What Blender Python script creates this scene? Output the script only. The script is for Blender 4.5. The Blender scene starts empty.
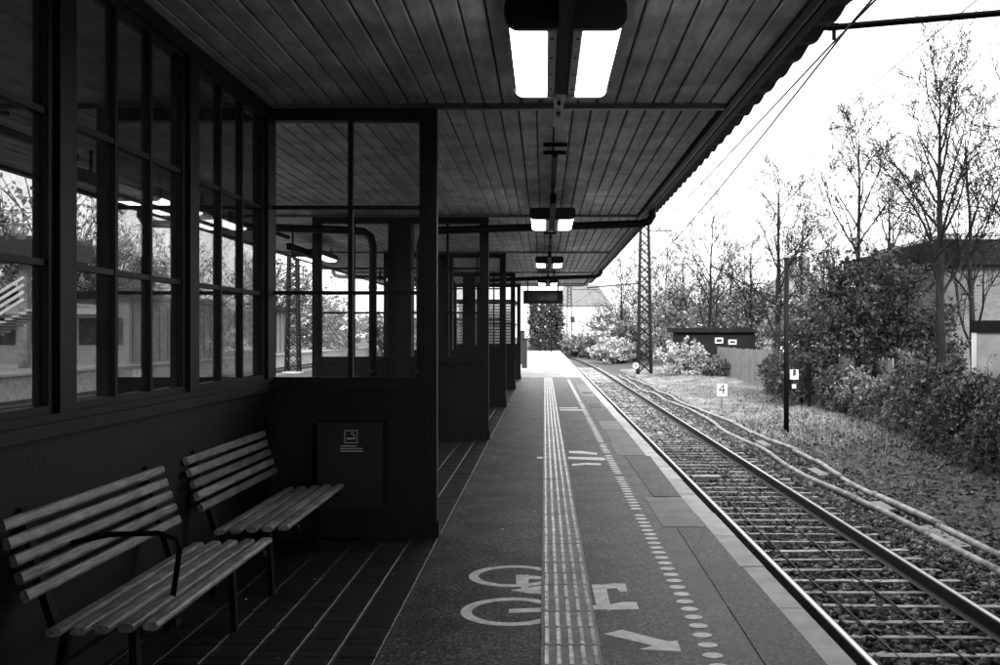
import bpy, math, random
import numpy as np
from mathutils import Vector, Matrix
R = math.radians
rng = np.random.default_rng(7)
random.seed(7)
scene = bpy.context.scene
col = scene.collection

# ------------------------------------------------------------------ camera
# one-point view along the platform (+Y); focal length 1000 px on a 1000 px wide frame
EYE = 1.55
cam_d = bpy.data.cameras.new('camera'); cam = bpy.data.objects.new('camera', cam_d); col.objects.link(cam)
cam.location = (0, 0, EYE); cam.rotation_euler = (R(90), 0, 0)
cam_d.sensor_width = 36; cam_d.lens = 36; cam_d.shift_x = -0.0445; cam_d.shift_y = 0.0019
cam_d.clip_start = 0.05; cam_d.clip_end = 4000
scene.camera = cam

# ------------------------------------------------------------------ world, sun, exposure
SUN_EL, SUN_AZ = R(27), R(171)         # azimuth measured from +Y towards +X: low, behind the viewer and a little to the right
w = bpy.data.worlds.new('World'); scene.world = w; w.use_nodes = True
nt = w.node_tree; nt.nodes.clear()
sky = nt.nodes.new('ShaderNodeTexSky'); sky.sky_type = 'NISHITA'; sky.sun_disc = False
sky.sun_elevation = SUN_EL; sky.sun_rotation = SUN_AZ; sky.air_density = 1.0; sky.dust_density = 4.0; sky.ozone_density = 1.0
bw = nt.nodes.new('ShaderNodeRGBToBW')
tc = nt.nodes.new('ShaderNodeTexCoord'); nz = nt.nodes.new('ShaderNodeTexNoise')
nz.inputs['Scale'].default_value = 2.2; nz.inputs['Detail'].default_value = 5
mr = nt.nodes.new('ShaderNodeMapRange'); mr.inputs['To Min'].default_value = 6.5; mr.inputs['To Max'].default_value = 9.5
mix = nt.nodes.new('ShaderNodeMix'); mix.data_type = 'FLOAT'; mix.inputs['Factor'].default_value = 0.62   # cloud veil
bg = nt.nodes.new('ShaderNodeBackground'); bg.inputs['Strength'].default_value = 0.13
wo = nt.nodes.new('ShaderNodeOutputWorld')
L = nt.links.new
L(sky.outputs[0], bw.inputs[0]); L(tc.outputs['Generated'], nz.inputs['Vector']); L(nz.outputs['Fac'], mr.inputs['Value'])
L(bw.outputs[0], mix.inputs['A']); L(mr.outputs[0], mix.inputs['B']); L(mix.outputs['Result'], bg.inputs['Color']); L(bg.outputs[0], wo.inputs[0])

sd = bpy.data.lights.new('sun', 'SUN'); sd.energy = 1.5; sd.angle = R(10); sd.color = (1, 1, 1)
sun = bpy.data.objects.new('sun', sd); col.objects.link(sun)
sdir = Vector((math.sin(SUN_AZ) * math.cos(SUN_EL), math.cos(SUN_AZ) * math.cos(SUN_EL), math.sin(SUN_EL)))
sun.rotation_euler = (-sdir).to_track_quat('-Z', 'Y').to_euler()
sun.location = (-10, -30, 30)
vs = scene.view_settings
vs.view_transform = 'Standard'; vs.look = 'None'; vs.exposure = 1.9; vs.gamma = 1.0; vs.use_curve_mapping = False
scene.cycles.max_bounces = 8; scene.cycles.transparent_max_bounces = 24

# ------------------------------------------------------------------ materials (the photograph is black and white)
def mat(name, v, var=0.25, scale=6.0, rough=0.6, bump=0.0, bscale=None, objvar=0.0, stretch=(1, 1, 1), spec=0.5, metal=0.0, detail=5, spots=None, bdist=0.02):
    m = bpy.data.materials.new(name); m.use_nodes = True
    n = m.node_tree; b = n.nodes['Principled BSDF']; lk = n.links.new
    b.inputs['Roughness'].default_value = rough; b.inputs['Specular IOR Level'].default_value = spec; b.inputs['Metallic'].default_value = metal
    g = n.nodes.new('ShaderNodeNewGeometry'); mp = n.nodes.new('ShaderNodeMapping'); mp.inputs['Scale'].default_value = stretch
    lk(g.outputs['Position'], mp.inputs['Vector'])
    t = n.nodes.new('ShaderNodeTexNoise'); t.inputs['Scale'].default_value = scale; t.inputs['Detail'].default_value = detail; t.inputs['Roughness'].default_value = 0.62
    lk(mp.outputs[0], t.inputs['Vector'])
    r = n.nodes.new('ShaderNodeMapRange'); r.inputs['From Min'].default_value = 0.3; r.inputs['From Max'].default_value = 0.7
    r.inputs['To Min'].default_value = v * (1 - var); r.inputs['To Max'].default_value = v * (1 + var)
    lk(t.outputs['Fac'], r.inputs['Value']); out = r.outputs[0]
    if objvar:
        oi = n.nodes.new('ShaderNodeObjectInfo'); r2 = n.nodes.new('ShaderNodeMapRange')
        r2.inputs['To Min'].default_value = 1 - objvar; r2.inputs['To Max'].default_value = 1 + objvar
        lk(oi.outputs['Random'], r2.inputs['Value'])
        mu = n.nodes.new('ShaderNodeMath'); mu.operation = 'MULTIPLY'; lk(out, mu.inputs[0]); lk(r2.outputs[0], mu.inputs[1]); out = mu.outputs[0]
    if spots:      # second, larger pattern: stains and wear (value multiplier, scale)
        t2 = n.nodes.new('ShaderNodeTexNoise'); t2.inputs['Scale'].default_value = spots[1]; t2.inputs['Detail'].default_value = 6
        lk(g.outputs['Position'], t2.inputs['Vector'])
        r3 = n.nodes.new('ShaderNodeMapRange'); r3.inputs['From Min'].default_value = 0.42; r3.inputs['From Max'].default_value = 0.62
        r3.inputs['To Min'].default_value = 1.0; r3.inputs['To Max'].default_value = spots[0]
        lk(t2.outputs['Fac'], r3.inputs['Value'])
        mu = n.nodes.new('ShaderNodeMath'); mu.operation = 'MULTIPLY'; lk(out, mu.inputs[0]); lk(r3.outputs[0], mu.inputs[1]); out = mu.outputs[0]
    lk(out, b.inputs['Base Color'])
    if bump:
        tb = n.nodes.new('ShaderNodeTexNoise'); tb.inputs['Scale'].default_value = bscale or scale; tb.inputs['Detail'].default_value = 4
        lk(mp.outputs[0], tb.inputs['Vector'])
        bp = n.nodes.new('ShaderNodeBump'); bp.inputs['Strength'].default_value = bump; bp.inputs['Distance'].default_value = bdist
        lk(tb.outputs['Fac'], bp.inputs['Height']); lk(bp.outputs[0], b.inputs['Normal'])
    return m

def aggregate(m, scale, lo, hi):
    n = m.node_tree; b = n.nodes['Principled BSDF']; src = b.inputs['Base Color'].links[0].from_socket
    g = n.nodes.new('ShaderNodeNewGeometry'); vo = n.nodes.new('ShaderNodeTexVoronoi'); vo.inputs['Scale'].default_value = scale
    n.links.new(g.outputs['Position'], vo.inputs['Vector'])
    bw_ = n.nodes.new('ShaderNodeRGBToBW'); n.links.new(vo.outputs['Color'], bw_.inputs[0])
    pw = n.nodes.new('ShaderNodeMath'); pw.operation = 'POWER'; pw.inputs[1].default_value = 2.2; n.links.new(bw_.outputs[0], pw.inputs[0])
    r = n.nodes.new('ShaderNodeMapRange'); r.inputs['To Max'].default_value = hi; r.inputs['To Min'].default_value = lo; r.inputs['From Max'].default_value = .75; n.links.new(pw.outputs[0], r.inputs['Value'])
    mu = n.nodes.new('ShaderNodeMath'); mu.operation = 'MULTIPLY'; n.links.new(src, mu.inputs[0]); n.links.new(r.outputs[0], mu.inputs[1]); n.links.new(mu.outputs[0], b.inputs['Base Color'])
    return m

def leaf_mat(name, v, var=0.5, scale=1.2):
    m = mat(name, v, var, scale, rough=0.55, spec=0.35, detail=8)
    n = m.node_tree; b = n.nodes['Principled BSDF']; o = n.nodes['Material Output']
    tr = n.nodes.new('ShaderNodeBsdfTranslucent'); tr.inputs[0].default_value = (v * 1.2,) * 3 + (1,)
    mx = n.nodes.new('ShaderNodeMixShader'); mx.inputs[0].default_value = 0.25
    n.links.new(b.outputs[0], mx.inputs[1]); n.links.new(tr.outputs[0], mx.inputs[2]); n.links.new(mx.outputs[0], o.inputs[0])
    return m

def glass_mat(name, dirt=0.05, tint=.9):
    m = bpy.data.materials.new(name); m.use_nodes = True
    n = m.node_tree; n.nodes.clear(); lk = n.links.new
    o = n.nodes.new('ShaderNodeOutputMaterial'); t = n.nodes.new('ShaderNodeBsdfTransparent'); t.inputs[0].default_value = (tint,) * 3 + (1,)
    gl = n.nodes.new('ShaderNodeBsdfGlossy'); gl.inputs['Roughness'].default_value = 0.02
    d = n.nodes.new('ShaderNodeBsdfDiffuse'); d.inputs[0].default_value = (.45, .45, .45, 1)
    lw = n.nodes.new('ShaderNodeLayerWeight'); pw = n.nodes.new('ShaderNodeMath'); pw.operation = 'POWER'; pw.inputs[1].default_value = 4.0; lk(lw.outputs['Facing'], pw.inputs[0])
    fr = n.nodes.new('ShaderNodeMapRange'); fr.inputs['To Min'].default_value = .03; fr.inputs['To Max'].default_value = .6; lk(pw.outputs[0], fr.inputs['Value'])
    g = n.nodes.new('ShaderNodeNewGeometry'); tx = n.nodes.new('ShaderNodeTexNoise'); tx.inputs['Scale'].default_value = 3.5; tx.inputs['Detail'].default_value = 6
    lk(g.outputs['Position'], tx.inputs['Vector'])
    r = n.nodes.new('ShaderNodeMapRange'); r.inputs['From Min'].default_value = .35; r.inputs['From Max'].default_value = .75
    r.inputs['To Min'].default_value = dirt * .3; r.inputs['To Max'].default_value = dirt * 2
    lk(tx.outputs['Fac'], r.inputs['Value'])
    m1 = n.nodes.new('ShaderNodeMixShader'); m2 = n.nodes.new('ShaderNodeMixShader')
    lk(fr.outputs[0], m1.inputs[0]); lk(t.outputs[0], m1.inputs[1]); lk(gl.outputs[0], m1.inputs[2])
    lk(r.outputs[0], m2.inputs[0]); lk(m1.outputs[0], m2.inputs[1]); lk(d.outputs[0], m2.inputs[2]); lk(m2.outputs[0], o.inputs[0])
    return m

def emit_mat(name, s):
    m = bpy.data.materials.new(name); m.use_nodes = True
    b = m.node_tree.nodes['Principled BSDF']; b.inputs['Base Color'].default_value = (.8, .8, .8, 1)
    b.inputs['Emission Color'].default_value = (1, 1, 1, 1); b.inputs['Emission Strength'].default_value = s
    return m

def grid_mat(name, v, bw_, bh, mortar=.015, mv=.5, rough=.6, axis='XY', var=.15):
    m = bpy.data.materials.new(name); m.use_nodes = True
    n = m.node_tree; b = n.nodes['Principled BSDF']; b.inputs['Roughness'].default_value = rough; lk = n.links.new
    g = n.nodes.new('ShaderNodeNewGeometry'); mp = n.nodes.new('ShaderNodeMapping')
    if axis == 'XZ': mp.inputs['Rotation'].default_value = (R(-90), 0, 0)
    lk(g.outputs['Position'], mp.inputs[0])
    br = n.nodes.new('ShaderNodeTexBrick'); br.inputs['Scale'].default_value = 1
    br.inputs['Brick Width'].default_value = bw_; br.inputs['Row Height'].default_value = bh; br.inputs['Mortar Size'].default_value = mortar
    br.inputs['Color1'].default_value = (v * (1 - var),) * 3 + (1,); br.inputs['Color2'].default_value = (v * (1 + var),) * 3 + (1,)
    br.inputs['Mortar'].default_value = (v * mv,) * 3 + (1,)
    lk(mp.outputs[0], br.inputs['Vector'])
    t = n.nodes.new('ShaderNodeTexNoise'); t.inputs['Scale'].default_value = 1.3; t.inputs['Detail'].default_value = 6; lk(g.outputs['Position'], t.inputs['Vector'])
    r = n.nodes.new('ShaderNodeMapRange'); r.inputs['To Min'].default_value = .55; r.inputs['To Max'].default_value = 1.4; lk(t.outputs['Fac'], r.inputs['Value'])
    mx = n.nodes.new('ShaderNodeMix'); mx.data_type = 'RGBA'; mx.blend_type = 'MULTIPLY'; mx.inputs['Factor'].default_value = 1
    lk(br.outputs['Color'], mx.inputs['A']); lk(r.outputs[0], mx.inputs['B']); lk(mx.outputs['Result'], b.inputs['Base Color'])
    return m

M = dict(
    paint=mat('dark_paint', .0035, .2, 5, rough=.5, spec=.3, bump=.05, bscale=40, spots=(1.5, 2.2)),
    panel=mat('painted_panel', .0055, .15, 3, rough=.55, spec=.3, bump=.05, bscale=30, spots=(1.35, 1.6)),
    iron=mat('black_iron', .004, .3, 20, rough=.6, spec=.12),
    plate=mat('black_sheet_metal', .004, .2, 8, rough=.5),
    board=mat('ceiling_board', .56, .3, 2.4, rough=.5, objvar=.13, stretch=(6, .8, 1), spots=(.6, 2.6), bump=.15, bscale=45),
    deck=mat('deck_underside', .02, .2, 4, rough=.8),
    steel=mat('grey_steel', .16, .25, 9, rough=.4, spots=(.6, 3)),
    roof=mat('corrugated_roof', .05, .3, 3, rough=.7),
    asphalt=aggregate(mat('asphalt', .028, .5, 40, rough=.5, bump=.6, bscale=140, spots=(.5, 2.3), detail=3, spec=.25, bdist=.004), 80, .3, 7),
    patch=aggregate(mat('asphalt_patch', .018, .5, 40, rough=.55, spec=.25, bump=.45, bscale=120, spots=(1.5, 3), detail=3, bdist=.005), 70, .3, 7),
    concrete=mat('concrete', .36, .3, 9, rough=.7, objvar=.16, spots=(.7, 4), bump=.15, bscale=60),
    slab=mat('edge_slab', .17, .3, 12, rough=.6, objvar=.4, spots=(.65, 3), bump=.15, bscale=90),
    coping=mat('coping', .68, .25, 10, rough=.65, objvar=.12, spots=(.72, 5), bump=.12, bscale=70),
    mortar=mat('pale_mortar', .10, .5, 5, rough=.8),
    brick=mat('dark_paver', .016, .35, 30, rough=.42, objvar=.35, bump=.25, bscale=50),
    rib=mat('worn_rib', .8, .3, 18, rough=.22, objvar=.12, spots=(.55, 5)), tactile=mat('tactile_tile', .2, .35, 25, rough=.45, objvar=.14, spots=(.6, 4)),  # worn rib tops, with their highlights put into the paler colour
    white=mat('road_paint', .88, .15, 30, rough=.5, spots=(.75, 14)),
    wood=mat('bench_wood', .3, .6, 30, rough=.34, stretch=(3, .25, 3), objvar=.25, spots=(.6, 6), bump=.12, bscale=30),
    farpave=grid_mat('pale_slab_paving', .3, 1.2, 1.2, .02, .55),
    rail=mat('rusty_rail', .02, .4, 20, rough=.6),
    railtop=mat('polished_rail_head', .62, .1, 8, rough=.28, metal=1.0),
    sleeper=mat('worn_sleeper', .32, .45, 12, rough=.55, objvar=.35, spots=(.35, 5)),
    ballast=mat('ballast_stone', .12, .95, 17, rough=.75, detail=2),
    ballastbed=mat('ballast_bed', .07, .6, 22, rough=.9, bump=1, bscale=26, detail=4),
    earth=mat('earth', .04, .6, 3, rough=.9, bump=.6, bscale=12, spots=(1.5, .6)),
    grass=leaf_mat('dry_grass', .36, .7, 1.5), litter=leaf_mat('fallen_leaves', .06, .95, 13),
    duct=mat('pale_duct', .3, .3, 7, rough=.5, objvar=.12, spots=(.5, 4)),
    bark=mat('bark', .012, .5, 14, rough=.9, spec=.15, bump=.4, bscale=30, stretch=(1, 1, .3)),
    twig=mat('twigs', .008, .3, 3, rough=.9, spec=.1),
    ivy=leaf_mat('ivy_leaves', .075, .95, 11), dark_leaf=leaf_mat('evergreen_leaves', .04, .95, 9),
    pale_leaf=leaf_mat('pale_leaves', .4, .6, 5.0), mid_leaf=leaf_mat('autumn_leaves', .125, .92, 4),
    glass=glass_mat('window_glass', .014), oldglass=glass_mat('grimy_glass', .03, .56), lamp=emit_mat('lit_diffuser', 2.6), screen=mat('display_glass', .05, .5, 9, rough=.15),
    fence=mat('weathered_boards', .2, .35, 8, rough=.8, stretch=(1, 1, .2)),
    wallwhite=mat('white_render', .62, .12, 1.2, rough=.8), whitemetal=mat('white_sheet', .42, .15, 2, rough=.5, spots=(.75, 2.5)),
    rooftile=mat('roof_tiles', .11, .3, 3, rough=.7), darkroof=mat('tar_roof', .009, .3, 2, rough=.85, spec=.15),
    brickwall=grid_mat('brick_wall', .075, .25, .075, .012, 1.5, .8, 'XZ', .25),
    clad=mat('grey_cladding', .16, .2, 1, rough=.6), siding=mat('pale_siding', .45, .15, 2, rough=.6),
    black=mat('black_print', .01, .1, 5, rough=.6), signwhite=mat('sign_white', .7, .05, 5, rough=.4),
    insul=mat('insulator', .05, .1, 5, rough=.3), pane_dark=mat('dark_window', .03, .1, 2, rough=.1),
)

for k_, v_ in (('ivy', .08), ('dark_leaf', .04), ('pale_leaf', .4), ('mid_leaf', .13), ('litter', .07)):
    for q_, f_ in (('_shadowy', .35), ('_glossy', 2.0)): M[k_ + q_] = leaf_mat(k_ + q_, min(.62, v_ * f_), .6, 4)  # darker and brighter leaf copies, dealt at random; sparkle put into the colour
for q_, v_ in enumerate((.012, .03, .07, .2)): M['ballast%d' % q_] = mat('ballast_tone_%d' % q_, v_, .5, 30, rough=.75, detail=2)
def tones(me, names, per, probs):
    n = len(me.polygons) // per
    for k_ in names: me.materials.append(M[k_])
    me.polygons.foreach_set('material_index', np.repeat(rng.choice(len(names), n, p=probs), per).astype(np.int32)); return me
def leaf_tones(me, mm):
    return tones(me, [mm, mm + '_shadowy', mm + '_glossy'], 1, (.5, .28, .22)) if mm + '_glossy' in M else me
# ------------------------------------------------------------------ helpers
OFF = {}
class MB:
    def __init__(s): s.v = []; s.f = []; s.n = 0
    def add(s, v, f):
        k = len(s.v); s.v.extend(v); s.f.extend([tuple(i + k for i in q) for q in f]); return s
    def box(s, x0, x1, y0, y1, z0, z1):
        return s.add([(x0, y0, z0), (x1, y0, z0), (x1, y1, z0), (x0, y1, z0), (x0, y0, z1), (x1, y0, z1), (x1, y1, z1), (x0, y1, z1)],
                     [(0, 3, 2, 1), (4, 5, 6, 7), (0, 1, 5, 4), (1, 2, 6, 5), (2, 3, 7, 6), (3, 0, 4, 7)])
    def cbox(s, x0, x1, y0, y1, z0, z1, c=.004):      # box with chamfered upper edges
        return s.add([(x0, y0, z0), (x1, y0, z0), (x1, y1, z0), (x0, y1, z0), (x0, y0, z1 - c), (x1, y0, z1 - c), (x1, y1, z1 - c), (x0, y1, z1 - c),
                      (x0 + c, y0 + c, z1), (x1 - c, y0 + c, z1), (x1 - c, y1 - c, z1), (x0 + c, y1 - c, z1)],
                     [(0, 3, 2, 1), (8, 9, 10, 11), (0, 1, 5, 4), (1, 2, 6, 5), (2, 3, 7, 6), (3, 0, 4, 7), (4, 5, 9, 8), (5, 6, 10, 9), (6, 7, 11, 10), (7, 4, 8, 11)])
    def bar(s, a, b, wd, ht, up=(0, 0, 1)):           # rectangular bar between two points
        a = Vector(a); b = Vector(b); d = (b - a).normalized(); u = Vector(up)
        sx = d.cross(u)
        if sx.length < 1e-4: sx = d.cross(Vector((1, 0, 0)))
        sx.normalize(); u = sx.cross(d)
        v = []
        for p in (a, b):
            for i, j in ((-1, -1), (1, -1), (1, 1), (-1, 1)): v.append(tuple(p + sx * (i * wd / 2) + u * (j * ht / 2)))
        return s.add(v, [(0, 1, 2, 3), (7, 6, 5, 4), (0, 4, 5, 1), (1, 5, 6, 2), (2, 6, 7, 3), (3, 7, 4, 0)])
    def tube(s, pts, r, n=8, cap=True):
        pts = [Vector(p) for p in pts]; rs = r if isinstance(r, (list, tuple)) else [r] * len(pts)
        v = []; pu = None
        for i, p in enumerate(pts):
            d = (pts[min(i + 1, len(pts) - 1)] - pts[max(i - 1, 0)]).normalized()
            if pu is None: pu = d.orthogonal().normalized()
            else:
                pu = pu - d * pu.dot(d)
                pu = pu.normalized() if pu.length > 1e-5 else d.orthogonal().normalized()
            w_ = d.cross(pu)
            for k in range(n):
                a = 2 * math.pi * k / n; v.append(tuple(p + (pu * math.cos(a) + w_ * math.sin(a)) * rs[i]))
        f = []
        for i in range(len(pts) - 1):
            for k in range(n):
                k2 = (k + 1) % n; f.append((i * n + k, i * n + k2, (i + 1) * n + k2, (i + 1) * n + k))
        if cap: f.append(tuple(reversed(range(n)))); f.append(tuple((len(pts) - 1) * n + k for k in range(n)))
        return s.add(v, f)
    def prism(s, poly, z0, z1):                        # polygon in XY, extruded in Z
        n = len(poly); v = [(x, y, z0) for x, y in poly] + [(x, y, z1) for x, y in poly]
        return s.add(v, [tuple(reversed(range(n))), tuple(range(n, 2 * n))] + [(i, (i + 1) % n, n + (i + 1) % n, n + i) for i in range(n)])
    def prof(s, poly, y0, y1):                         # polygon in XZ, extruded in Y
        n = len(poly); v = [(x, y0, z) for x, z in poly] + [(x, y1, z) for x, z in poly]
        return s.add(v, [tuple(range(n)), tuple(reversed(range(n, 2 * n)))] + [(i, n + i, n + (i + 1) % n, (i + 1) % n) for i in range(n)])
    def ring(s, cx, cy, ro, ri, z0, z1, n=40, a0=0, a1=2 * math.pi):
        for k in range(n):
            a = a0 + (a1 - a0) * k / n; b = a0 + (a1 - a0) * (k + 1) / n
            s.prism([(cx + ro * math.cos(a), cy + ro * math.sin(a)), (cx + ro * math.cos(b), cy + ro * math.sin(b)),
                     (cx + ri * math.cos(b), cy + ri * math.sin(b)), (cx + ri * math.cos(a), cy + ri * math.sin(a))], z0, z1)
        return s
    def mesh(s, name, off=(0, 0, 0)):
        me = bpy.data.meshes.new(name); ox, oy, oz = off
        me.from_pydata([(x - ox, y - oy, z - oz) for x, y, z in s.v], [], s.f); me.update(); return me
    def build(s, name, m, parent=None, smooth=False, base=None):
        off = OFF.get(parent.name, (0, 0, 0)) if parent else (base or (0, 0, 0))
        o = obj(name, s.mesh(name, off), m, parent, loc=None if parent else base)
        if parent: OFF[o.name] = off
        else: OFF[o.name] = off
        if smooth:
            for p in o.data.polygons: p.use_smooth = True
        return o

def obj(name, me, m=None, parent=None, loc=None):
    o = bpy.data.objects.new(name, me); col.objects.link(o)
    if m is not None and me is not None and len(me.materials) == 0: me.materials.append(M[m] if isinstance(m, str) else m)
    if parent: o.parent = parent
    if loc: o.location = loc
    return o
def tag(o, label=None, cat=None, group=None, kind=None):
    if label: o['label'] = label
    if cat: o['category'] = cat
    if group: o['group'] = group
    if kind: o['kind'] = kind
    return o
def empty(name, loc, label=None, cat=None, group=None, kind=None):
    o = bpy.data.objects.new(name, None); col.objects.link(o); o.location = loc; o.empty_display_size = .2
    OFF[o.name] = tuple(loc); return tag(o, label, cat, group, kind)
def copy_tree(o, parent=None):
    c = o.copy(); col.objects.link(c)
    if parent: c.parent = parent
    for ch in list(o.children): copy_tree(ch, c)
    return c
def np_mesh(name, V, F):
    """fast mesh from numpy arrays: V (n,3), F (m,k)"""
    me = bpy.data.meshes.new(name); m, k = F.shape
    me.vertices.add(len(V)); me.vertices.foreach_set('co', V.astype(np.float32).ravel())
    me.loops.add(m * k); me.loops.foreach_set('vertex_index', F.astype(np.int32).ravel())
    me.polygons.add(m); me.polygons.foreach_set('loop_start', np.arange(0, m * k, k, dtype=np.int32))
    me.polygons.foreach_set('loop_total', np.full(m, k, dtype=np.int32)); me.update(calc_edges=True); return me
def leaves(name, P, size, flat=0.0, aspect=.6):
    """rhombic leaf faces at points P"""
    n = len(P); a = rng.normal(size=(n, 3)); a[:, 2] *= (1 - flat); a /= np.linalg.norm(a, axis=1)[:, None]
    b = rng.normal(size=(n, 3)); b[:, 2] *= (1 - flat); b -= a * (a * b).sum(1)[:, None]; b /= np.linalg.norm(b, axis=1)[:, None]
    s = (size * np.clip(rng.lognormal(-.12, .42, n), .3, 2.2))[:, None]
    V = np.stack([P - a * s * .5, P + b * s * .5 * aspect, P + a * s * .5, P - b * s * .5 * aspect], 1).reshape(-1, 3)
    return np_mesh(name, V, np.arange(4 * n).reshape(n, 4))
def text_mesh(body, size, depth=.004):
    c = bpy.data.curves.new('t', 'FONT'); c.body = body; c.size = size; c.extrude = depth / 2; c.align_x = 'CENTER'; c.align_y = 'CENTER'
    o = bpy.data.objects.new('t', c); col.objects.link(o)
    me = bpy.data.meshes.new_from_object(o.evaluated_get(bpy.context.evaluated_depsgraph_get()))
    bpy.data.objects.remove(o); bpy.data.curves.remove(c); return me
def cx(y):                                              # sideways drift of the line where it curves left far ahead
    return 0.0 if y < 62 else -((y - 62) ** 2) / (2 * 1150.0)

# ================================================================== SETTING
RAILZ = -0.94; GZ = -1.16
g = MB()
for i in range(30):
    for j in range(30):
        pass
N = 60; xs = np.concatenate([np.linspace(-400, -30, 8), np.linspace(-27, 40, 46), np.linspace(45, 400, 8)]); ys = np.concatenate([np.linspace(-40, 120, 60), np.linspace(130, 900, 12)])
V = []; 
for y in ys:
    for x in xs:
        z = GZ
        if x > 6.0: z += min(.22, (x - 6.0) * .08) + .05 * math.sin(x * 1.3 + y * .37) * min(1, (x - 6) / 2)
        V.append((x, y, z))
F = [(j * len(xs) + i, j * len(xs) + i + 1, (j + 1) * len(xs) + i + 1, (j + 1) * len(xs) + i) for j in range(len(ys) - 1) for i in range(len(xs) - 1)]
ground = obj('ground', np_mesh('ground', np.array(V), np.array(F)), 'earth'); tag(ground, kind='structure')

# ---- island platform
PY0, PY1, CY1 = -9.0, 95.0, 36.0
plat = empty('platform', (0, 0, GZ), kind='structure')
m = MB(); m.box(-.80, 1.30, PY0, CY1, GZ, 0); asp = m.build('asphalt_surface', 'asphalt', plat)
MB().box(-3.44, -.80, PY0, CY1, GZ, -.012).build('paver_bed', 'mortar', plat)
MB().box(-5.55, -3.44, PY0, CY1, GZ, 0).build('asphalt_surface', 'asphalt', plat)
m = MB(); m.box(-5.55, 1.30, CY1, PY1, GZ, .002); m.build('slab_surface', 'farpave', plat)
MB().box(1.30, 1.36, PY0, PY1, GZ, -.14).build('platform_face', 'concrete', plat)
MB().box(-5.61, -5.55, PY0, PY1, GZ, -.14).build('platform_face', 'concrete', plat)
# coping stones, each about a metre
cm = MB().cbox(-.085, .085, -.497, .497, -.13, .004, .006).mesh('coping_stone')
for k in range(0, 62):
    o = obj('coping_stone', cm, 'coping', plat, (1.385 + random.uniform(-.004, .004), 2.16 + k * 1.0 + random.uniform(-.002, .002), -GZ + random.uniform(-.004, .003)))
MB().box(1.30, 1.47, 64, PY1, -.13, .004).build('coping_run', 'coping', plat)
MB().box(-5.72, -5.55, PY0, PY1, -.13, .004).build('coping_run', 'coping', plat)
MB().box(1.30, 1.47, PY0, 1.66, -.13, .004).build('coping_run', 'coping', plat)
# slabs and asphalt patches between the dotted line and the coping
y = 8.05
MB().prism([(1.02, 2.5), (1.31, 2.5), (1.325, 5), (1.31, 8.0), (1.06, 8.0), (1.045, 6), (1.03, 4.2)], 0, .006).build('asphalt_patch', 'patch', plat)
MB().prism([(1.04, 9.55), (1.30, 9.5), (1.34, 12.7), (1.02, 12.75)], 0, .006).build('asphalt_patch', 'patch', plat)
for (a, b, x0) in ((8.04, 9.5, .95), (12.79, 14.4, .93), (14.42, 16.3, .97), (16.33, 17.9, .95), (17.93, 20.4, .93), (20.43, 22.4, .97), (22.43, 25.2, .95), (25.24, 27.7, .95), (27.74, 31, .96), (31.04, 35.9, .95)):
    MB().cbox(x0, 1.295, a, b, -.03, .004, .004).build('paving_slab', 'slab', plat)
MB().prism([(.98, 21), (1.2, 21), (1.22, 22.2), (.98, 22.2)], .004, .009).build('asphalt_patch', 'patch', plat)
MB().prism([(1.0, 26), (1.25, 26), (1.25, 27), (1.0, 27)], .004, .009).build('asphalt_patch', 'patch', plat)
# dark brick pavers under the shelter, rows 0.2 m wide with pale joints
pv = [MB().cbox(-.096, .096, -.049, .049, -.03, .0, .004).mesh('paver') for _ in range(1)]
for i in range(6):
    for j in range(34):
        o = obj('paver', pv[0], 'brick', plat, (-.905 - .205 * i, 4.25 + .1 * j, -GZ + random.uniform(-.003, .0015)))
        o.rotation_euler = (random.uniform(-.012, .012), random.uniform(-.012, .012), random.uniform(-.01, .01))
m = MB()
for i in range(13):
    x = -.905 - .205 * i
    for j in range(118):
        y = -2.0 + .1 * j * 3.2
        if y > 35.5: break
        if i < 6 and 3.9 < y + .16 < 7.7: 
            continue
        m.cbox(x - .096, x + .096, y, y + .315, -.03, random.uniform(-.003, .001), .004)
tag(m.build('paver_field', 'brick', plat), kind='stuff')
# tactile guidance strip, one tile each
m = MB(); m.cbox(-.1475, .1475, -.149, .149, 0, .008, .002)
for k in range(5):
    x = -.118 + k * .059
    m.prof([(x - .013, .008), (x + .013, .008), (x + .008, .0135), (x - .008, .0135)], -.138, .138)
tm = m.mesh('tactile_tile'); tm.materials.append(M['tactile']); tm.materials.append(M['rib'])
for p in tm.polygons: p.material_index = 1 if p.index >= 10 else 0
for k in range(110):
    o = obj('tactile_tile', tm, 'tactile', plat, (.128 + random.uniform(-.0015, .0015), 3.0 + .3 * k, -GZ + .0005 + random.uniform(-.001, .001)))
m = MB()
for k in range(195):
    m.box(-.0195, .2755, 36.0 + .3 * k + .002, 36.0 + .3 * k + .298, 0, .012)
tag(m.build('tactile_run', 'tactile', plat), kind='stuff')
# dotted safety line
dm = MB().prism([(.05 * math.cos(a), .043 * math.sin(a)) for a in np.linspace(0, 2 * math.pi, 18)[:-1]], 0, .0015).mesh('line_dot')
for k in range(185):
    if random.random() < .03: continue
    obj('line_dot', dm, 'white', plat, (.815 + random.uniform(-.004, .004), 4.34 + .1625 * k + random.uniform(-.004, .004), -GZ + .0005))
MB().box(.79, .84, 36.0, 90, 0, .006).build('safety_line', 'white', plat)

def gp(x, y): d = EYE * 1000 / (y - 334.4); return ((x - 544.5) * d / 1000, d)   # ground point seen at a photo pixel
def zz(px, py): return gp(460 + px / 3.571, 540 + py / 3.571)
mk = lambda name, polys, z=(.0, .0014): (lambda mm: [mm.prism(p, *z) for p in polys] and mm)(MB()).build(name, 'white', plat)
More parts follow.
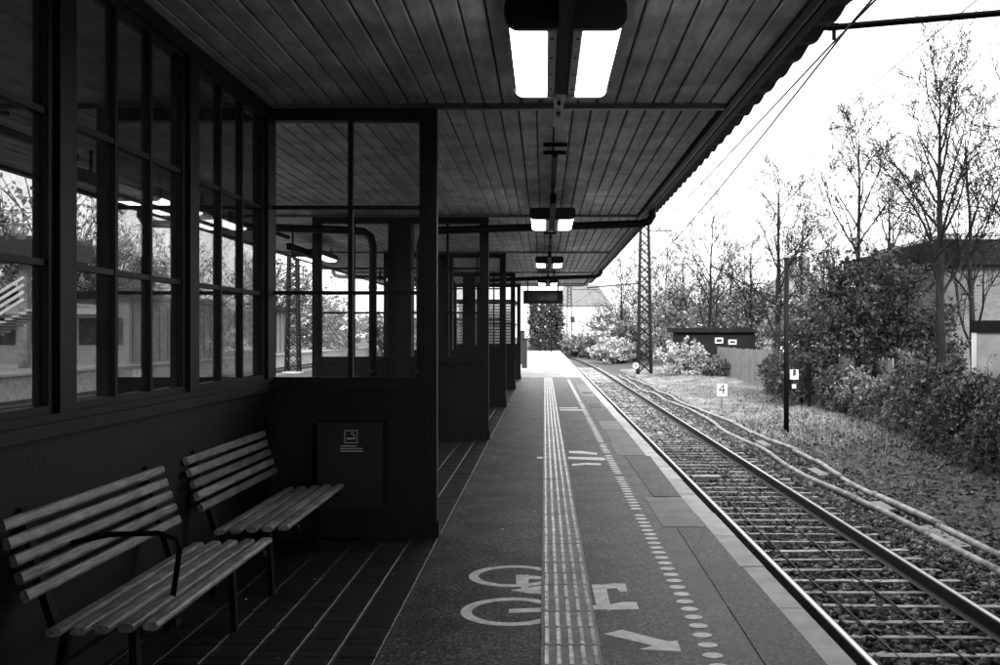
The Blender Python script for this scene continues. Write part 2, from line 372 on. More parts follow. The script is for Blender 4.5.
# bicycle pictogram, wheels towards the shelter, arrow
b = MB(); b.ring(-.185, 5.60, .285, .222, 0, .0012, 44); b.ring(-.20, 6.42, .285, .222, 0, .0012, 44)
kz = [0]
def P_(pts): kz[0] += 1; b.prism(pts, 0, .0012 + .0002 * kz[0])
P_([(-.20, 5.56), (-.20, 5.64), (.3, 5.72), (.3, 5.63)])
P_([zz(200, 125), zz(245, 125), zz(245, 185), zz(200, 160)][::-1]); P_([zz(180, 180), zz(310, 160), zz(310, 195), zz(240, 190)][::-1])
P_([zz(245, 128), zz(310, 132), zz(310, 142), zz(245, 140)][::-1])
P_([zz(470, 160), zz(520, 160), zz(540, 250), zz(490, 250)][::-1])
P_([zz(520, 160), zz(545, 156), zz(590, 157), zz(598, 185), zz(570, 186), zz(560, 172), zz(522, 176)][::-1])
P_([zz(530, 232), zz(585, 222), zz(630, 223), zz(640, 249), zz(540, 250)][::-1])
b.build('bicycle_symbol', 'white', plat)
mk('arrow_marking', [[zz(513, 336), zz(578, 321), zz(740, 362), zz(690, 378)][::-1], [zz(740, 362), zz(776, 360), zz(790, 398), zz(642, 391), zz(690, 378)][::-1]])
for poly in ([(569, 451), (582, 451), (597, 453), (597, 455), (582, 453.6), (569, 453)], [(537, 457), (543, 457), (543, 458.6), (537, 458.4)],
             [(568, 456.8), (603, 457.6), (606, 459.5), (603, 460.5), (568, 459)], [(572, 464), (585, 463), (601, 463.4), (601, 465.2), (585, 464.8), (572, 466)],
             [(559, 407.6), (578, 407.6), (578, 408.4), (559, 408.4)], [(560, 409.6), (584, 409.6), (584, 410.6), (560, 410.4)]):
    mk('line_marking', [[gp(*p) for p in poly][::-1]], (0, .0014))
MB().box(-1.2, -.1, 16.6, 16.67, 0, .003).build('line_marking', 'white', plat) if False else None

# trodden gum, leaf scraps and a few cracks on the asphalt
m = MB()
for k in range(170):
    x, y = random.uniform(-1.9, 1.25), 3.6 + 22 * random.random() ** 1.6; r_ = random.uniform(.003, .008); a0 = random.random() * 6
    m.prism([(x + r_ * random.uniform(.6, 1.2) * math.cos(a0 + q), y + r_ * random.uniform(.6, 1.2) * math.sin(a0 + q)) for q in (0, 1.1, 2.2, 3.2, 4.2, 5.3)], 0, .0035 if x > -.0195 and x < .2755 else .003)
tag(m.build('scraps', 'white', plat), kind='stuff')
m = MB()
for (x, y, dx_, dy_, n_) in ((-.75, 9.6, .14, .01, 5), (-.2, 11.5, -.02, .45, 12), (-.78, 13.2, .15, .0, 5)):
    for q in range(n_):
        x2, y2 = x + dx_ + random.uniform(-.035, .035), y + dy_ + random.uniform(-.03, .03); w_ = random.uniform(.0012, .003)
        nx, ny = -(y2 - y), (x2 - x); l_ = math.hypot(nx, ny); nx, ny = nx / l_ * w_, ny / l_ * w_
        m.prism([(x - nx, y - ny), (x2 - nx, y2 - ny), (x2 + nx, y2 + ny), (x + nx, y + ny)], 0, .0015); x, y = x2, y2
tag(m.build('cracks', 'black', plat), kind='stuff')

# ---- tracks
RP = [(-.035, 0), (-.036, -.03), (-.01, -.045), (-.009, -.13), (-.07, -.145), (-.07, -.16), (.07, -.16), (.07, -.145), (.009, -.13), (.01, -.045), (.036, -.03), (.035, 0)]
def sweep(poly, xc, z, y0, y1, step):
    m = MB(); ysq = list(np.arange(y0, y1, step)) + [y1]; n = len(poly)
    v = [(xc + cx(y) + px, y, z + pz) for y in ysq for px, pz in poly]; f = []
    for i in range(len(ysq) - 1):
        for k in range(n): k2 = (k + 1) % n; f.append((i * n + k, (i + 1) * n + k, (i + 1) * n + k2, i * n + k2))
    f.append(tuple(range(n))); f.append(tuple(reversed(range((len(ysq) - 1) * n, len(ysq) * n)))); return m.add(v, f)
def stone_field(n, x0, x1, y0, y1, zc, size, keep=None, sl=None):
    P = np.stack([rng.uniform(x0, x1, n), y0 + (y1 - y0) * rng.uniform(0, 1, n) ** 1.35, np.zeros(n)], 1)
    P[:, 0] += np.array([cx(y) for y in P[:, 1]])
    P[:, 2] = zc + rng.uniform(-.02, .022, n)
    if keep is not None: P = P[keep(P)]
    n = len(P)
    cube = np.array([(-1, -1, -1), (1, -1, -1), (1, 1, -1), (-1, 1, -1), (-1, -1, 1), (1, -1, 1), (1, 1, 1), (-1, 1, 1)]) * .5
    q = rng.normal(size=(n, 4)); q /= np.linalg.norm(q, axis=1)[:, None]; w_, x, y, z = q.T
    Rm = np.stack([np.stack([1 - 2 * (y * y + z * z), 2 * (x * y - z * w_), 2 * (x * z + y * w_)], 1), np.stack([2 * (x * y + z * w_), 1 - 2 * (x * x + z * z), 2 * (y * z - x * w_)], 1), np.stack([2 * (x * z - y * w_), 2 * (y * z + x * w_), 1 - 2 * (x * x + y * y)], 1)], 1)
    s = (size * rng.uniform(.6, 1.3, n))[:, None, None] * rng.uniform(.6, 1.1, (n, 1, 3))
    C = cube[None] * s + rng.normal(size=(n, 8, 3)) * size * .10
    Vv = np.einsum('nij,nkj->nki', Rm, C) + P[:, None, :]
    fc = np.array([(0, 3, 2, 1), (4, 5, 6, 7), (0, 1, 5, 4), (1, 2, 6, 5), (2, 3, 7, 6), (3, 0, 4, 7)])
    return tones(np_mesh('stones', Vv.reshape(-1, 3), (fc[None] + 8 * np.arange(n)[:, None, None]).reshape(-1, 4)), ['ballast%d' % q for q in range(4)], 6, (.28, .34, .24, .14))
SLZ = RAILZ - .165
tr = empty('railway_track', (3.23, 0, GZ), kind='structure')
TX = 3.225
for sx in (-1, 1):
    r_ = sweep(RP, TX + sx * .735, RAILZ, 2, 260, 4).build('rail', 'rail', tr)
    sweep([(-.019, .0025), (-.019, .0005), (.019, .0005), (.019, .0025)], TX + sx * .735, RAILZ, 2, 260, 4).build('rail_head', 'railtop', r_)
bed = MB()
ysq = list(range(-10, 270, 5)); pr = [(1.37, GZ), (1.37, SLZ - .035), (4.75, SLZ - .035), (5.25, GZ + .01), (5.3, GZ)]
sweep(pr, 0, 0, -10, 260, 5).build('ballast_bed', 'ballastbed', tr)
slm = MB().prof([(-1.2, 0), (1.2, 0), (1.2, .001), (-1.2, .001)], -.05, .05)
smesh = []
for k in range(6):
    m = MB(); x = -1.22
    while x < 1.2:      # sleepers show as worn, half buried ridges
        x2 = min(1.22, x + random.uniform(.35, .8)); dz = random.uniform(-.006, .004)
        m.prof([(x, -.1), (x2, -.1), (x2, -.004), (x2 - .01, dz), (x + .01, dz), (x, -.004)], -.05 + random.uniform(-.015, .015), .042 + random.uniform(-.015, .012)); x = x2 + .004
    smesh.append(m.mesh('sleeper'))
for k in range(150):
    y = 5.2 + .5 * k
    o = obj('sleeper', smesh[k % 6], 'sleeper', tr, (TX - 3.23 + cx(y) + random.uniform(-.03, .03), y + random.uniform(-.02, .02), SLZ + .02 - GZ))
    o.rotation_euler = (0, random.uniform(-.006, .006), random.uniform(-.012, .012) + (math.pi if k % 2 else 0))
def keepf(P):
    ph = np.abs(((P[:, 1] - 5.2 + .25) % .5) - .25)
    on = (ph < .042) & (np.abs(P[:, 0] - TX) < 1.2)
    nr = (np.abs(P[:, 0] - TX + .735) < .075) | (np.abs(P[:, 0] - TX - .735) < .075)
    return (~on | (rng.uniform(size=len(P)) < .16)) & ~nr
tag(obj('ballast', stone_field(46000, 1.42, 4.95, 5.5, 55, SLZ - .022, .058, keepf), 'ballast', tr, (-3.23, 0, -GZ)), kind='stuff')
tag(obj('ballast', stone_field(9000, 4.7, 5.5, 8, 55, GZ + .03, .05), 'ballast', tr, (-3.23, 0, -GZ)), kind='stuff')
for x in (2.87, 3.4):
    pts = [(x + .03 * math.sin(y * .7 + x), y, SLZ + .03 + .01 * math.sin(y * 2.1)) for y in np.arange(5, 60, .5)]
    MB().tube(pts, .011, 5).build('track_cable', 'rail', tr)
obj('track_plate', MB().box(-.25, .25, -.12, .12, 0, .05).mesh('track_plate'), 'duct', tr, (2.95 - 3.23, 18.3, SLZ + .02 - GZ))
obj('track_plate', MB().box(-.2, .2, -.1, .1, 0, .05).mesh('track_plate'), 'duct', tr, (2.75 - 3.23, 31.0, SLZ + .02 - GZ))
# tracks on the far side of the island and the platform across
for i, tx in enumerate((-7.3, -12.2, -19.2)):
    t2 = empty('railway_track', (tx, 0, GZ), kind='structure')
    for sx in (-1, 1):
        r_ = sweep(RP, tx + sx * .735, RAILZ, -5, 200, 10).build('rail', 'rail', t2)
        sweep([(-.019, .0025), (-.019, .0005), (.019, .0005), (.019, .0025)], tx + sx * .735, RAILZ, -5, 200, 10).build('rail_head', 'railtop', r_)
    sweep([(-1.6, GZ), (-1.4, SLZ - .01), (1.4, SLZ - .01), (1.6, GZ)], tx, 0, -5, 200, 10).build('ballast_bed', 'ballast', t2)

# ================================================================== CANOPY over the island
CZ = 3.31; CX0, CX1, CYA = -5.76, 1.52, -9.0
PAN = [7.67, 14.75, 21.3, 28.2, 34.6]
can = empty('platform_canopy', (-2.12, 0, 0), 'long boarded platform canopy with dark edge over the platform', 'canopy')
BW = .1435
cuts = [CYA, 1.0] + [p for p in PAN] + [CY1]
bmesh_ = {}
for s in range(len(cuts) - 1):
    y0, y1 = cuts[s], cuts[s + 1]
    m = MB(); m.prof([(-.0655, .02), (-.0655, .008), (-.058, 0), (.058, 0), (.0655, .008), (.0655, .02)], y0 + .03, y1 - .03); me = m.mesh('ceiling_board')
    x = CX1 - .16 - .03 * (s % 3)
    while x > CX0 + .12:
        if x > -2.4 or s > 1: 
            o = obj('ceiling_board', me, 'board', can, (x + 2.12 + random.uniform(-.002, .002), 0, CZ + random.uniform(0, .003)))
        x -= BW
    if s <= 1:
        m = MB(); x = -2.45
        while x > CX0 + .12: m.box(x - .068, x + .068, y0 + .03, y1 - .03, CZ, CZ + .02); x -= BW
        tag(m.build('ceiling_field', 'board', can), kind='stuff')
MB().box(CX0, CX1 - .02, CYA, CY1, CZ + .023, CZ + .06).build('roof_deck', 'deck', can)
for y in PAN + [1.0, CY1 - .05]:
    MB().box(CX0 + .05, CX1 - .14, y - .03, y + .03, CZ - .035, CZ + .022).build('batten', 'steel', can)
    MB().box(CX0 + .05, CX1 - .14, y - .055, y - .032, CZ - .012, CZ + .022).build('batten', 'steel', can)
for x, sg in ((CX1, -1), (CX0, 1)):
    for (a, b_, z0, z1, mm) in ((.13, .09, CZ - .03, CZ + .02, 'paint'), (.085, .055, CZ - .012, CZ + .02, 'steel'), (.05, 0, CZ - .02, CZ + .085, 'paint')):
        xa, xb = sorted((x + sg * a, x + sg * b_)); MB().box(xa, xb, CYA, CY1, z0, z1).build('edge_trim', mm, can)
# corrugated roof sheet whose scalloped edge shows against the sky
m = MB(); ysr = np.arange(CYA, CY1 + .3, .1); v = []
for y in ysr:
    ph = ((y / .42) % 1.0); z = CZ + .085 + .036 * (1 - abs(2 * ph - 1)) ** 1.5
    v += [(CX0 - .2, y, z), (CX1 + .2, y, z), (CX1 + .2, y, z + .03), (CX0 - .2, y, z + .03)]
f = []
for i in range(len(ysr) - 1):
    for k in range(4): k2 = (k + 1) % 4; f.append((4 * i + k, 4 * i + k2, 4 * i + 4 + k2, 4 * i + 4 + k))
m.add(v, f).build('roof_sheet', 'roof', can)
# drain pipes: gutter outlet, run under the ceiling, down beside the column
for py in (PAN[1] - .42, PAN[3] - .8):
    for sg in (1, -1):
        X = lambda d: -2.12 + sg * d
        pts = [(X(3.66), py, CZ + .06), (X(3.67), py, CZ - .06), (X(3.62), py, CZ - .14), (X(3.5), py, CZ - .175), (X(2.4), py, CZ - .21), (X(.62), py, CZ - .27), (X(.46), py, CZ - .29), (X(.37), py, CZ - .36), (X(.34), py, CZ - .5), (X(.34), py, .0)]
        p = MB().tube(pts, .057, 10).build('drain_pipe', 'paint', can, True)
        for q in (1.0, 2.2): MB().tube([(X(.34), py, q), (X(.34), py, q + .05)], .062, 10).build('pipe_collar', 'paint', p)
        MB().box(*sorted((X(2.36), X(2.4))), py - .06, py + .06, CZ - .27, CZ).build('pipe_hanger', 'paint', p)
# unseen brick house added behind the viewer to block light under the canopy
st = empty('station_building', (-2.1, -9.6, 0), 'brick station house that closes the canopy end behind the viewer', 'building')
MB().box(-6.5, 2.2, -14, -9.2, GZ, 4.4).build('wall', 'brickwall', st)
MB().box(-6.9, 2.6, -14.4, -8.9, 4.4, 4.6).build('roof', 'darkroof', st)
MB().box(-.6, .5, -9.2, -9.14, 0.002, 2.2).build('door', 'paint', st)

kk = empty('kiosk', (-2.1, -2.5, 0), 'dark closed kiosk under the canopy beside the viewer', 'kiosk')  # added out of view to keep light from behind off the benches
MB().box(-3.44, -.80, -5.2, .62, 0.003, CZ - .04).build('wall', 'panel', kk)
MB().box(-3.47, -.77, -5.23, .65, 0.003, .125).build('plinth', 'paint', kk)
MB().box(-.8, -.77, -3.2, -1.2, 1.0, 2.3).build('shutter', 'steel', kk)
rb = empty('road_bridge', (0, -5, GZ), 'concrete road bridge overhead, carried across the tracks above the viewer', 'bridge')  # added overhead, out of view, to darken the near track and platform
MB().box(-60, 60, -16, 8.5, 5.2, 6.3).build('deck', 'concrete', rb)
for y in (8.2, -16): MB().box(-60, 60, y, y + .3, 6.3, 7.4).build('parapet', 'concrete', rb)
MB().box(7.8, 60, -15.9, 8.0, GZ, 5.2).build('abutment', 'brickwall', rb); MB().box(-60, -31, -15.9, 8.0, GZ, 5.2).build('abutment', 'brickwall', rb)
for y in (-13, -5, 4.5): MB().box(-10.0, -9.4, y, y + .8, GZ, 5.2).build('pier', 'concrete', rb)
# ================================================================== CROSS SCREENS (glazed wind screens on both sides of a column)
SILL, TOPG = 1.215, 3.16
ord_ = ['nearest', 'second', 'third', 'fourth', 'farthest']
extra = ['with a black waste box fixed to its front', 'with drain pipes running down beside its column', 'in the middle of the row', 'fourth along the platform', 'at the sunlit end of the canopy']
for i, y in enumerate(PAN):
    t = empty('glazed_screen', (-2.12, y, 0), '%s dark glazed wind screen, %s' % (ord_[i], extra[i]), 'wind screen', 'wind screens across the platform')
    MB().box(-2.30, -1.96, y - .05, y + .29, 0, CZ - .04).build('column', 'paint', t) if i else MB().box(-2.20, -2.075, y - .06, y + .06, 0, CZ - .04).build('column', 'paint', t)
    for sg in (1, -1):
        X = lambda d: -2.12 + sg * d
        o = .16 if i else .045
        def B(name, a, b_, ya, yb, z0, z1, mm, par=t):
            xa, xb = sorted((X(a), X(b_))); return MB().box(xa, xb, ya, yb, z0, z1).build(name, mm, par)
        B('lower_panel', o, 1.29, y - .03, y + .03, .135, SILL - .09, 'panel')
        B('plinth', o, 1.315, y - .055, y + .055, 0.001, .125, 'paint')
        B('plinth_cap', o, 1.302, y - .042, y + .042, .125, .14, 'paint')
        B('sill', o, 1.20, y - .055, y + .05, SILL - .09, SILL - .025, 'paint')
        B('bottom_rail', o, 1.165, y - .035, y + .035, SILL - .025, SILL + .008, 'paint')
        B('post', 1.20, 1.298, y - .047, y + .047, .14, TOPG + .02, 'paint')
        B('top_rail', o, 1.298, y - .047, y + .047, TOPG + .02, CZ - .037, 'paint')
        B('stile', 1.165, 1.198, y - .035, y + .035, SILL - .025, TOPG + .02, 'paint')
        xm = (o + 1.165) / 2 + .03; hs = [SILL + .008, 1.868, 2.522, TOPG + .02]
        B('mullion', xm - .018, xm + .018, y - .028, y + .028, hs[0], hs[3], 'paint')
        for (a, b_) in ((o, xm - .018), (xm + .018, 1.165)):
            for k in range(3):
                B('pane', a, b_, y - .003, y + .003, hs[k] + (.014 if k else 0), hs[k + 1] - (.014 if k < 2 else 0), 'glass')
                if k < 2: B('muntin', a, b_, y - .024, y + .024, hs[k + 1] - .014, hs[k + 1] + .014, 'paint')
# ================================================================== SPINE WALL with windows behind the benches
sw = empty('glazed_spine_wall', (-2.12, 4.0, 0), 'dark glazed shelter wall with paned windows behind the benches', 'glazed wall')
WX = -2.12; Y0 = .66; Y1 = 7.60
MB().box(WX - .03, WX + .03, Y0, Y1, .135, SILL - .09).build('lower_panel', 'panel', sw)
MB().box(WX - .055, WX + .055, Y0, Y1, .001, .125).build('plinth', 'paint', sw)
MB().box(WX - .06, WX + .075, Y0, Y1, SILL - .09, SILL - .035).build('sill', 'paint', sw)
MB().box(WX - .05, WX + .05, Y0, Y1, SILL - .035, SILL - .0).build('sill_moulding', 'paint', sw)
MB().box(WX - .05, WX + .05, Y0, Y1, TOPG + .02, CZ - .037).build('top_rail', 'paint', sw)
posts = [7.53, 5.895, 4.33, 2.77, 1.2]
for k, py in enumerate(posts):
    wd = .07 if k == 0 else .075
    MB().box(WX - .06, WX + .06, py - wd, py + wd, SILL, TOPG + .02).build('post', 'paint', sw)
for k in range(len(posts) - 1):
    a, b_ = posts[k + 1] + .075, posts[k] - .075
    wn = MB(); wn.box(WX - .035, WX + .035, a, a + .05, SILL, TOPG + .02); wn.box(WX - .035, WX + .035, b_ - .05, b_, SILL, TOPG + .02)
    wn.box(WX - .035, WX + .035, a + .05, b_ - .05, SILL, SILL + .035); wn.box(WX - .035, WX + .035, a + .05, b_ - .05, TOPG - .015, TOPG + .02)
    wo_ = wn.build('window', 'paint', sw)
    a += .05; b_ -= .05; n3 = (b_ - a) / 3; hs = [SILL + .035, 1.852, 2.49, TOPG - .015]
    for j in range(3):
        ya, yb = a + n3 * j, a + n3 * (j + 1)
        if j: MB().box(WX - .026, WX + .026, ya - .014, ya + .014, hs[0], hs[3]).build('mullion', 'paint', wo_)
        ga, gb = ya + (.014 if j else 0), yb - (.014 if j < 2 else 0)
        for r_ in range(3):
            za, zb = hs[r_] + (.014 if r_ else 0), hs[r_ + 1] - (.014 if r_ < 2 else 0)
            MB().box(WX - .003, WX + .003, ga, gb, za, zb).build('pane', 'oldglass', wo_)
            if r_ < 2: MB().box(WX - .022, WX + .022, ga, gb, hs[r_ + 1] - .014, hs[r_ + 1] + .014).build('muntin', 'paint', wo_)

# ================================================================== BENCHES
def slat(L_, wd, th, n=4):   # rounded plank along Y, centred
    r = th * .45; pts = []
    for (cx_, cz_, a0) in ((wd / 2 - r, th / 2 - r, 0), (-wd / 2 + r, th / 2 - r, 90), (-wd / 2 + r, -th / 2 + r, 180), (wd / 2 - r, -th / 2 + r, 270)):
        for k in range(n): a = R(a0 + 90 * k / (n - 1)); pts.append((cx_ + r * math.cos(a), cz_ + r * math.sin(a)))
    return MB().prof(pts[::-1], -L_ / 2, L_ / 2).mesh('slat')
BL = 1.6; seat_me = slat(BL, .06, .032); back_me = slat(BL, .05, .03)
def bench(yc, label):
    t = empty('slatted_bench', (-1.75, yc, 0), label, 'bench', 'slatted benches against the glazed wall')
    for k in range(5):
        o = obj('seat_slat', seat_me, 'wood', t, (-1.505 - .092 * k + 1.75, random.uniform(-.006, .006), .435 - .006 * k)); o.rotation_euler = (0, R(3 if k < 4 else -4), 0)
    for k in range(5):
        f = k / 4; o = obj('back_slat', back_me, 'wood', t, (-1.985 - .085 * f + 1.75, random.uniform(-.008, .008), .548 + .27 * f)); o.rotation_euler = (0, R(90 - 17), 0)
    for yy in (-.62, .62):
        m = MB()
        m.bar((-1.46, yc + yy, .405), (-1.93, yc + yy, .385), .05, .03); m.bar((-1.95, yc + yy, .38), (-2.02, yc + yy, .60), .05, .03); m.bar((-2.02, yc + yy, .60), (-2.085, yc + yy, .86), .05, .02)
        m.build('bench_frame', 'iron', t)
        MB().bar((-1.64, yc + yy, .4), (-1.62, yc + yy, 0), .045, .03).build('leg', 'iron', t)
        MB().bar((-1.9, yc + yy, .39), (-1.97, yc + yy, 0), .045, .03).build('leg', 'iron', t)
    y2 = yc - .36
    MB().tube([(-2.02, y2, .66), (-1.85, y2, .70), (-1.64, y2, .705), (-1.56, y2, .68), (-1.55, y2, .64), (-1.58, y2, .43)], .012, 8).build('armrest', 'iron', t, True) if yc < 5 else None
    return t
bench(6.56, 'wooden slatted bench farther along, nearest the waste box')
bench(4.61, 'wooden slatted bench in the near shadow, with a dark iron armrest')

# ================================================================== WASTE BOX on the first screen
wb = empty('waste_box', (-1.45, 7.5, .28), 'black metal waste box with a cigarette pictogram, fixed to the nearest screen', 'waste box')
bx0, bx1, by0, by1, bz0, bz1 = -1.70, -1.20, 7.36, 7.615, .28, .90
m = MB(); ch = .03
m.prism([(bx0, by1), (bx0, by0 + ch), (bx0 + ch, by0), (bx1 - ch, by0), (bx1, by0 + ch), (bx1, by1)], bz0, bz1 - .02); m.build('body', 'plate', wb)
MB().prism([(bx0 - .01, by1), (bx0 - .01, by0 + ch - .01), (bx0 + ch - .01, by0 - .012), (bx1 - ch + .01, by0 - .012), (bx1 + .01, by0 + ch - .01), (bx1 + .01, by1)], bz1 - .02, bz1).build('lid', 'plate', wb)
MB().box(bx0 + .05, bx1 - .05, by0 - .006, by0, bz0 + .05, bz0 + .053).build('door_seam', 'iron', wb)
ic = MB(); yf = by0 - .003; cx_, cz_ = -1.424, .797; h = .047
for (a, b_, c_, d_) in ((-h, h, h - .004, h), (-h, h, -h, -h + .004), (-h, -h + .004, -h, h), (h - .004, h, -h, h)): ic.box(cx_ + a, cx_ + b_, yf, by0 - .0005, cz_ + c_, cz_ + d_)
ic.box(cx_ - .032, cx_ + .018, yf, by0 - .0005, cz_ - .018, cz_ - .009); ic.box(cx_ + .021, cx_ + .03, yf, by0 - .0005, cz_ - .018, cz_ - .009)
smoke = [(cx_ + .025, cz_ - .003), (cx_ + .03, cz_ + .008), (cx_ + .018, cz_ + .014), (cx_ + .002, cz_ + .018), (cx_ + .004, cz_ + .03), (cx_ + .018, cz_ + .028)]
for p, q in zip(smoke[:-1], smoke[1:]): ic.bar((p[0], yf + .001, p[1]), (q[0], yf + .001, q[1]), .003, .004)
ic.build('pictogram', 'signwhite', wb)
tx_ = MB()
for r_, (x0, x1) in enumerate(((-1.50, -1.385), (-1.50, -1.345), (-1.50, -1.35))):
    x = x0
    while x < x1: wd = random.uniform(.005, .013); tx_.box(x, x + wd, yf, by0 - .0005, .725 - r_ * .019, .732 - r_ * .019); x += wd + .004
tx_.build('small_print', 'signwhite', wb)

# ================================================================== LAMPS under the canopy
def lamp(x, y, label):
    t = empty('canopy_lamp', (x, y, CZ), label, 'lamp', 'twin lamps under the canopy'); Z = 2.97; Ln = .70
    def half(sg, x0, x1, za, zb, rad):    # profile with rounded lower outer corner
        pts = [(x0, zb), (x0, za)]
        for k in range(6): a = R(-90 + 90 * k / 5); pts.append((x1 - rad + rad * math.cos(a), za + rad + rad * math.sin(a)))
        for k in range(4): a = R(90 * k / 3); pts.append((x1 - rad * .6 + rad * .6 * math.cos(a), zb - rad * .6 + rad * .6 * math.sin(a)))
        return [(x + sg * px, pz) for px, pz in pts]
    for sg in (1, -1):
        fl = (lambda p: p[::-1]) if sg > 0 else (lambda p: p)
        MB().prof(fl(half(sg, .036, .275, Z + .03, Z + .135, .03)), y - Ln + .04, y + Ln - .04).build('housing', 'plate', t)
        MB().prof(fl(half(sg, .085, .262, Z + .002, Z + .034, .028)), y - Ln + .041, y + Ln - .041).build('diffuser', 'lamp', t)
        MB().prof(fl(half(sg, .034, .284, Z - .008, Z + .14, .065)), y - Ln, y - Ln + .04).build('end_cap', 'plate', t)
        MB().prof(fl(half(sg, .034, .284, Z - .004, Z + .14, .065)), y + Ln - .04, y + Ln).build('end_cap', 'steel', t)
        fr = MB().box(*sorted((x + sg * .04, x + sg * .083)), y - Ln + .041, y + Ln - .041, Z + .004, Z + .03).build('gear_tray', 'steel', t)
        for k in range(4): MB().tube([(x + sg * .062, y - .5 + k * .33, Z + .001), (x + sg * .062, y - .5 + k * .33, Z + .006)], .008, 8).build('screw', 'iron', fr)
    MB().box(x - .033, x + .033, y - 2.0, y + Ln - .02, Z + .02, Z + .13).build('trunking', 'iron', t)
    MB().box(x - .033, x + .033, y + Ln - .02, y + 2.2, Z + .14, Z + .19).build('mounting_channel', 'steel', t)
    for k in (.95, 1.75): MB().box(x - .014, x + .014, y + k - .05, y + k + .05, Z + .13, Z + .14).build('bolt', 'iron', t)
    for k in (-1.7, 1.4): MB().box(x - .012, x + .012, y + k - .012, y + k + .012, Z + .12, CZ + .001).build('hanger', 'iron', t)
    MB().box(x - .022, x + .022, y - 3.9, y - 2.0, Z + .19, Z + .25).build('cable_duct', 'iron', t)
    MB().box(x - .11, x + .11, y - 3.8, y - 3.76, CZ - .03, CZ + .0).build('cross_strap', 'iron', t)
    MB().box(x - .11, x + .11, y - 3.4, y - 3.36, CZ - .03, CZ + .0).build('cross_strap', 'iron', t)
on = ['nearest large twin lamp with glowing panels under the canopy', 'second twin lamp along the canopy ceiling', 'third twin lamp along the canopy ceiling', 'fourth and last small twin lamp under the canopy']
for k in range(4): lamp(.098, 5.32 + 7.67 * k, on[k])
for k in range(3): lamp(-4.34, 3.6 + 7.67 * k, ['nearest twin lamp seen through the shelter windows over the far platform side', 'second twin lamp over the far platform side, seen through glass', 'third twin lamp over the far platform side, seen through glass'][k])

# ================================================================== INFORMATION DISPLAY
di = empty('information_display', (-.05, 33.0, 2.5), 'dark rectangular departure display hanging from the canopy end', 'display')
MB().box(-.70, .60, 32.9, 33.1, 2.56, 3.0).build('case', 'plate', di)
MB().box(-.55, .05, 32.892, 32.9, 2.66, 2.94).build('screen', 'screen', di); MB().box(.08, .42, 32.892, 32.9, 2.66, 2.94).build('screen', 'screen', di)
for x in (-.55, .45): MB().box(x - .02, x + .02, 32.98, 33.02, 3.0, CZ).build('hanger', 'iron', di)

# ================================================================== OVERHEAD LINE
def lattice_mast(x, y, z0, h, label, w0=.86, w1=.5, arm=None):
    t = empty('lattice_mast', (x, y, z0), label, 'mast', 'lattice masts of the overhead line')
    wz = lambda z: (w0 + (w1 - w0) * z / h) / 2
    for sx in (-1, 1):
        for sy in (-1, 1):
            MB().bar((x + sx * w0 / 2, y + sy * w0 / 2, z0), (x + sx * w1 / 2, y + sy * w1 / 2, z0 + h), .13, .13, (1, 0, 0)).build('leg', 'iron', t)
    m = MB(); z = .2; nst = 0
    while z < h - .5:
        z2 = min(h, z + wz(z) * 2 * .95)
        a, b_ = wz(z), wz(z2)
        for (s1, s2) in ((-1, 1), (1, -1)):
            m.bar((x + s1 * a, y - a, z0 + z), (x + s2 * b_, y - b_, z0 + z2), .12, .05); m.bar((x + s1 * a, y + a, z0 + z), (x + s2 * b_, y + b_, z0 + z2), .12, .05)
            m.bar((x - a, y + s1 * a, z0 + z), (x - b_, y + s2 * b_, z0 + z2), .05, .12, (1, 0, 0)); m.bar((x + a, y + s1 * a, z0 + z), (x + b_, y + s2 * b_, z0 + z2), .05, .12, (1, 0, 0))
        z = z2
    m.build('lattice_bracing', 'iron', t)
    MB().box(x - .6, x + .6, y - .6, y + .6, z0 - .1, z0 + .12).build('footing', 'concrete', t)
    return t
WZ, FX, FZ = 4.44, 8.0, 7.95
mast_info = [(6.6, 9.88, 'lattice mast just outside the frame whose tube arm reaches over the track'), (6.5, 65.0, 'tall dark lattice mast beside the track near the round pale bush'), (7.1 + cx(150), 150.0, 'small far lattice mast in front of the white house')]
for k, (x, y, lb) in enumerate(mast_info):
    t = lattice_mast(x, y, GZ, 10.6, lb)
    a = MB().tube([(x - .3, y, WZ + .44), (2.80 + cx(y), y, WZ + .14)], .035 if k == 0 else .04, 8).build('cantilever_arm', 'iron', t)
    MB().tube([(2.86 + cx(y), y, WZ + .16), (2.86 + cx(y), y, WZ + .02)], .02, 6).build('wire_clamp', 'iron', a)
    MB().box(2.74 + cx(y), 2.9 + cx(y), y - .03, y + .03, WZ + .12, WZ + .18).build('arm_end', 'iron', a)
    a2 = MB().tube([(x + .2, y, FZ + .35), (FX + .3, y, FZ + .35)], .045, 6).build('feeder_arm', 'iron', t)
    for q in range(4): MB().tube([(FX, y, FZ + .28 - q * .08), (FX, y, FZ + .24 - q * .08)], [.07, .03], 8).build('insulator_disc', 'insul', a2)
def wire(name, pts, r, label):
    tag(MB().tube(pts, r, 5).build(name, 'iron', base=pts[0]), label, 'wire')
wire('contact_wire', [(2.86 + cx(y) + .35 * max(0, min(1, (y - 9.88) / 22)), y, WZ) for y in [-20, 9.88] + list(range(15, 240, 5))], .011, 'upper of the two thin wires that run from the tube arm over the track')
wire('messenger_wire', [(2.6, -20, EYE + 3.3), (2.7, 0, EYE + 3.1)] + [(2.77 + .018 * min(q, 24), 9 + q, EYE + 2.81 - .058 * q + .058 * q * q / 56) for q in range(0, 57, 2)], .011, 'lower thin wire that dips below the other one over the track')
wire('feeder_wire', [(FX, y, FZ - .05 - .35 * math.sin(((y - 9.88) % 55.45) / 55.45 * math.pi)) for y in [9.88 + 5.545 * k for k in range(26)]], .012, 'faint feeder wire high on the right in front of the bare trees')

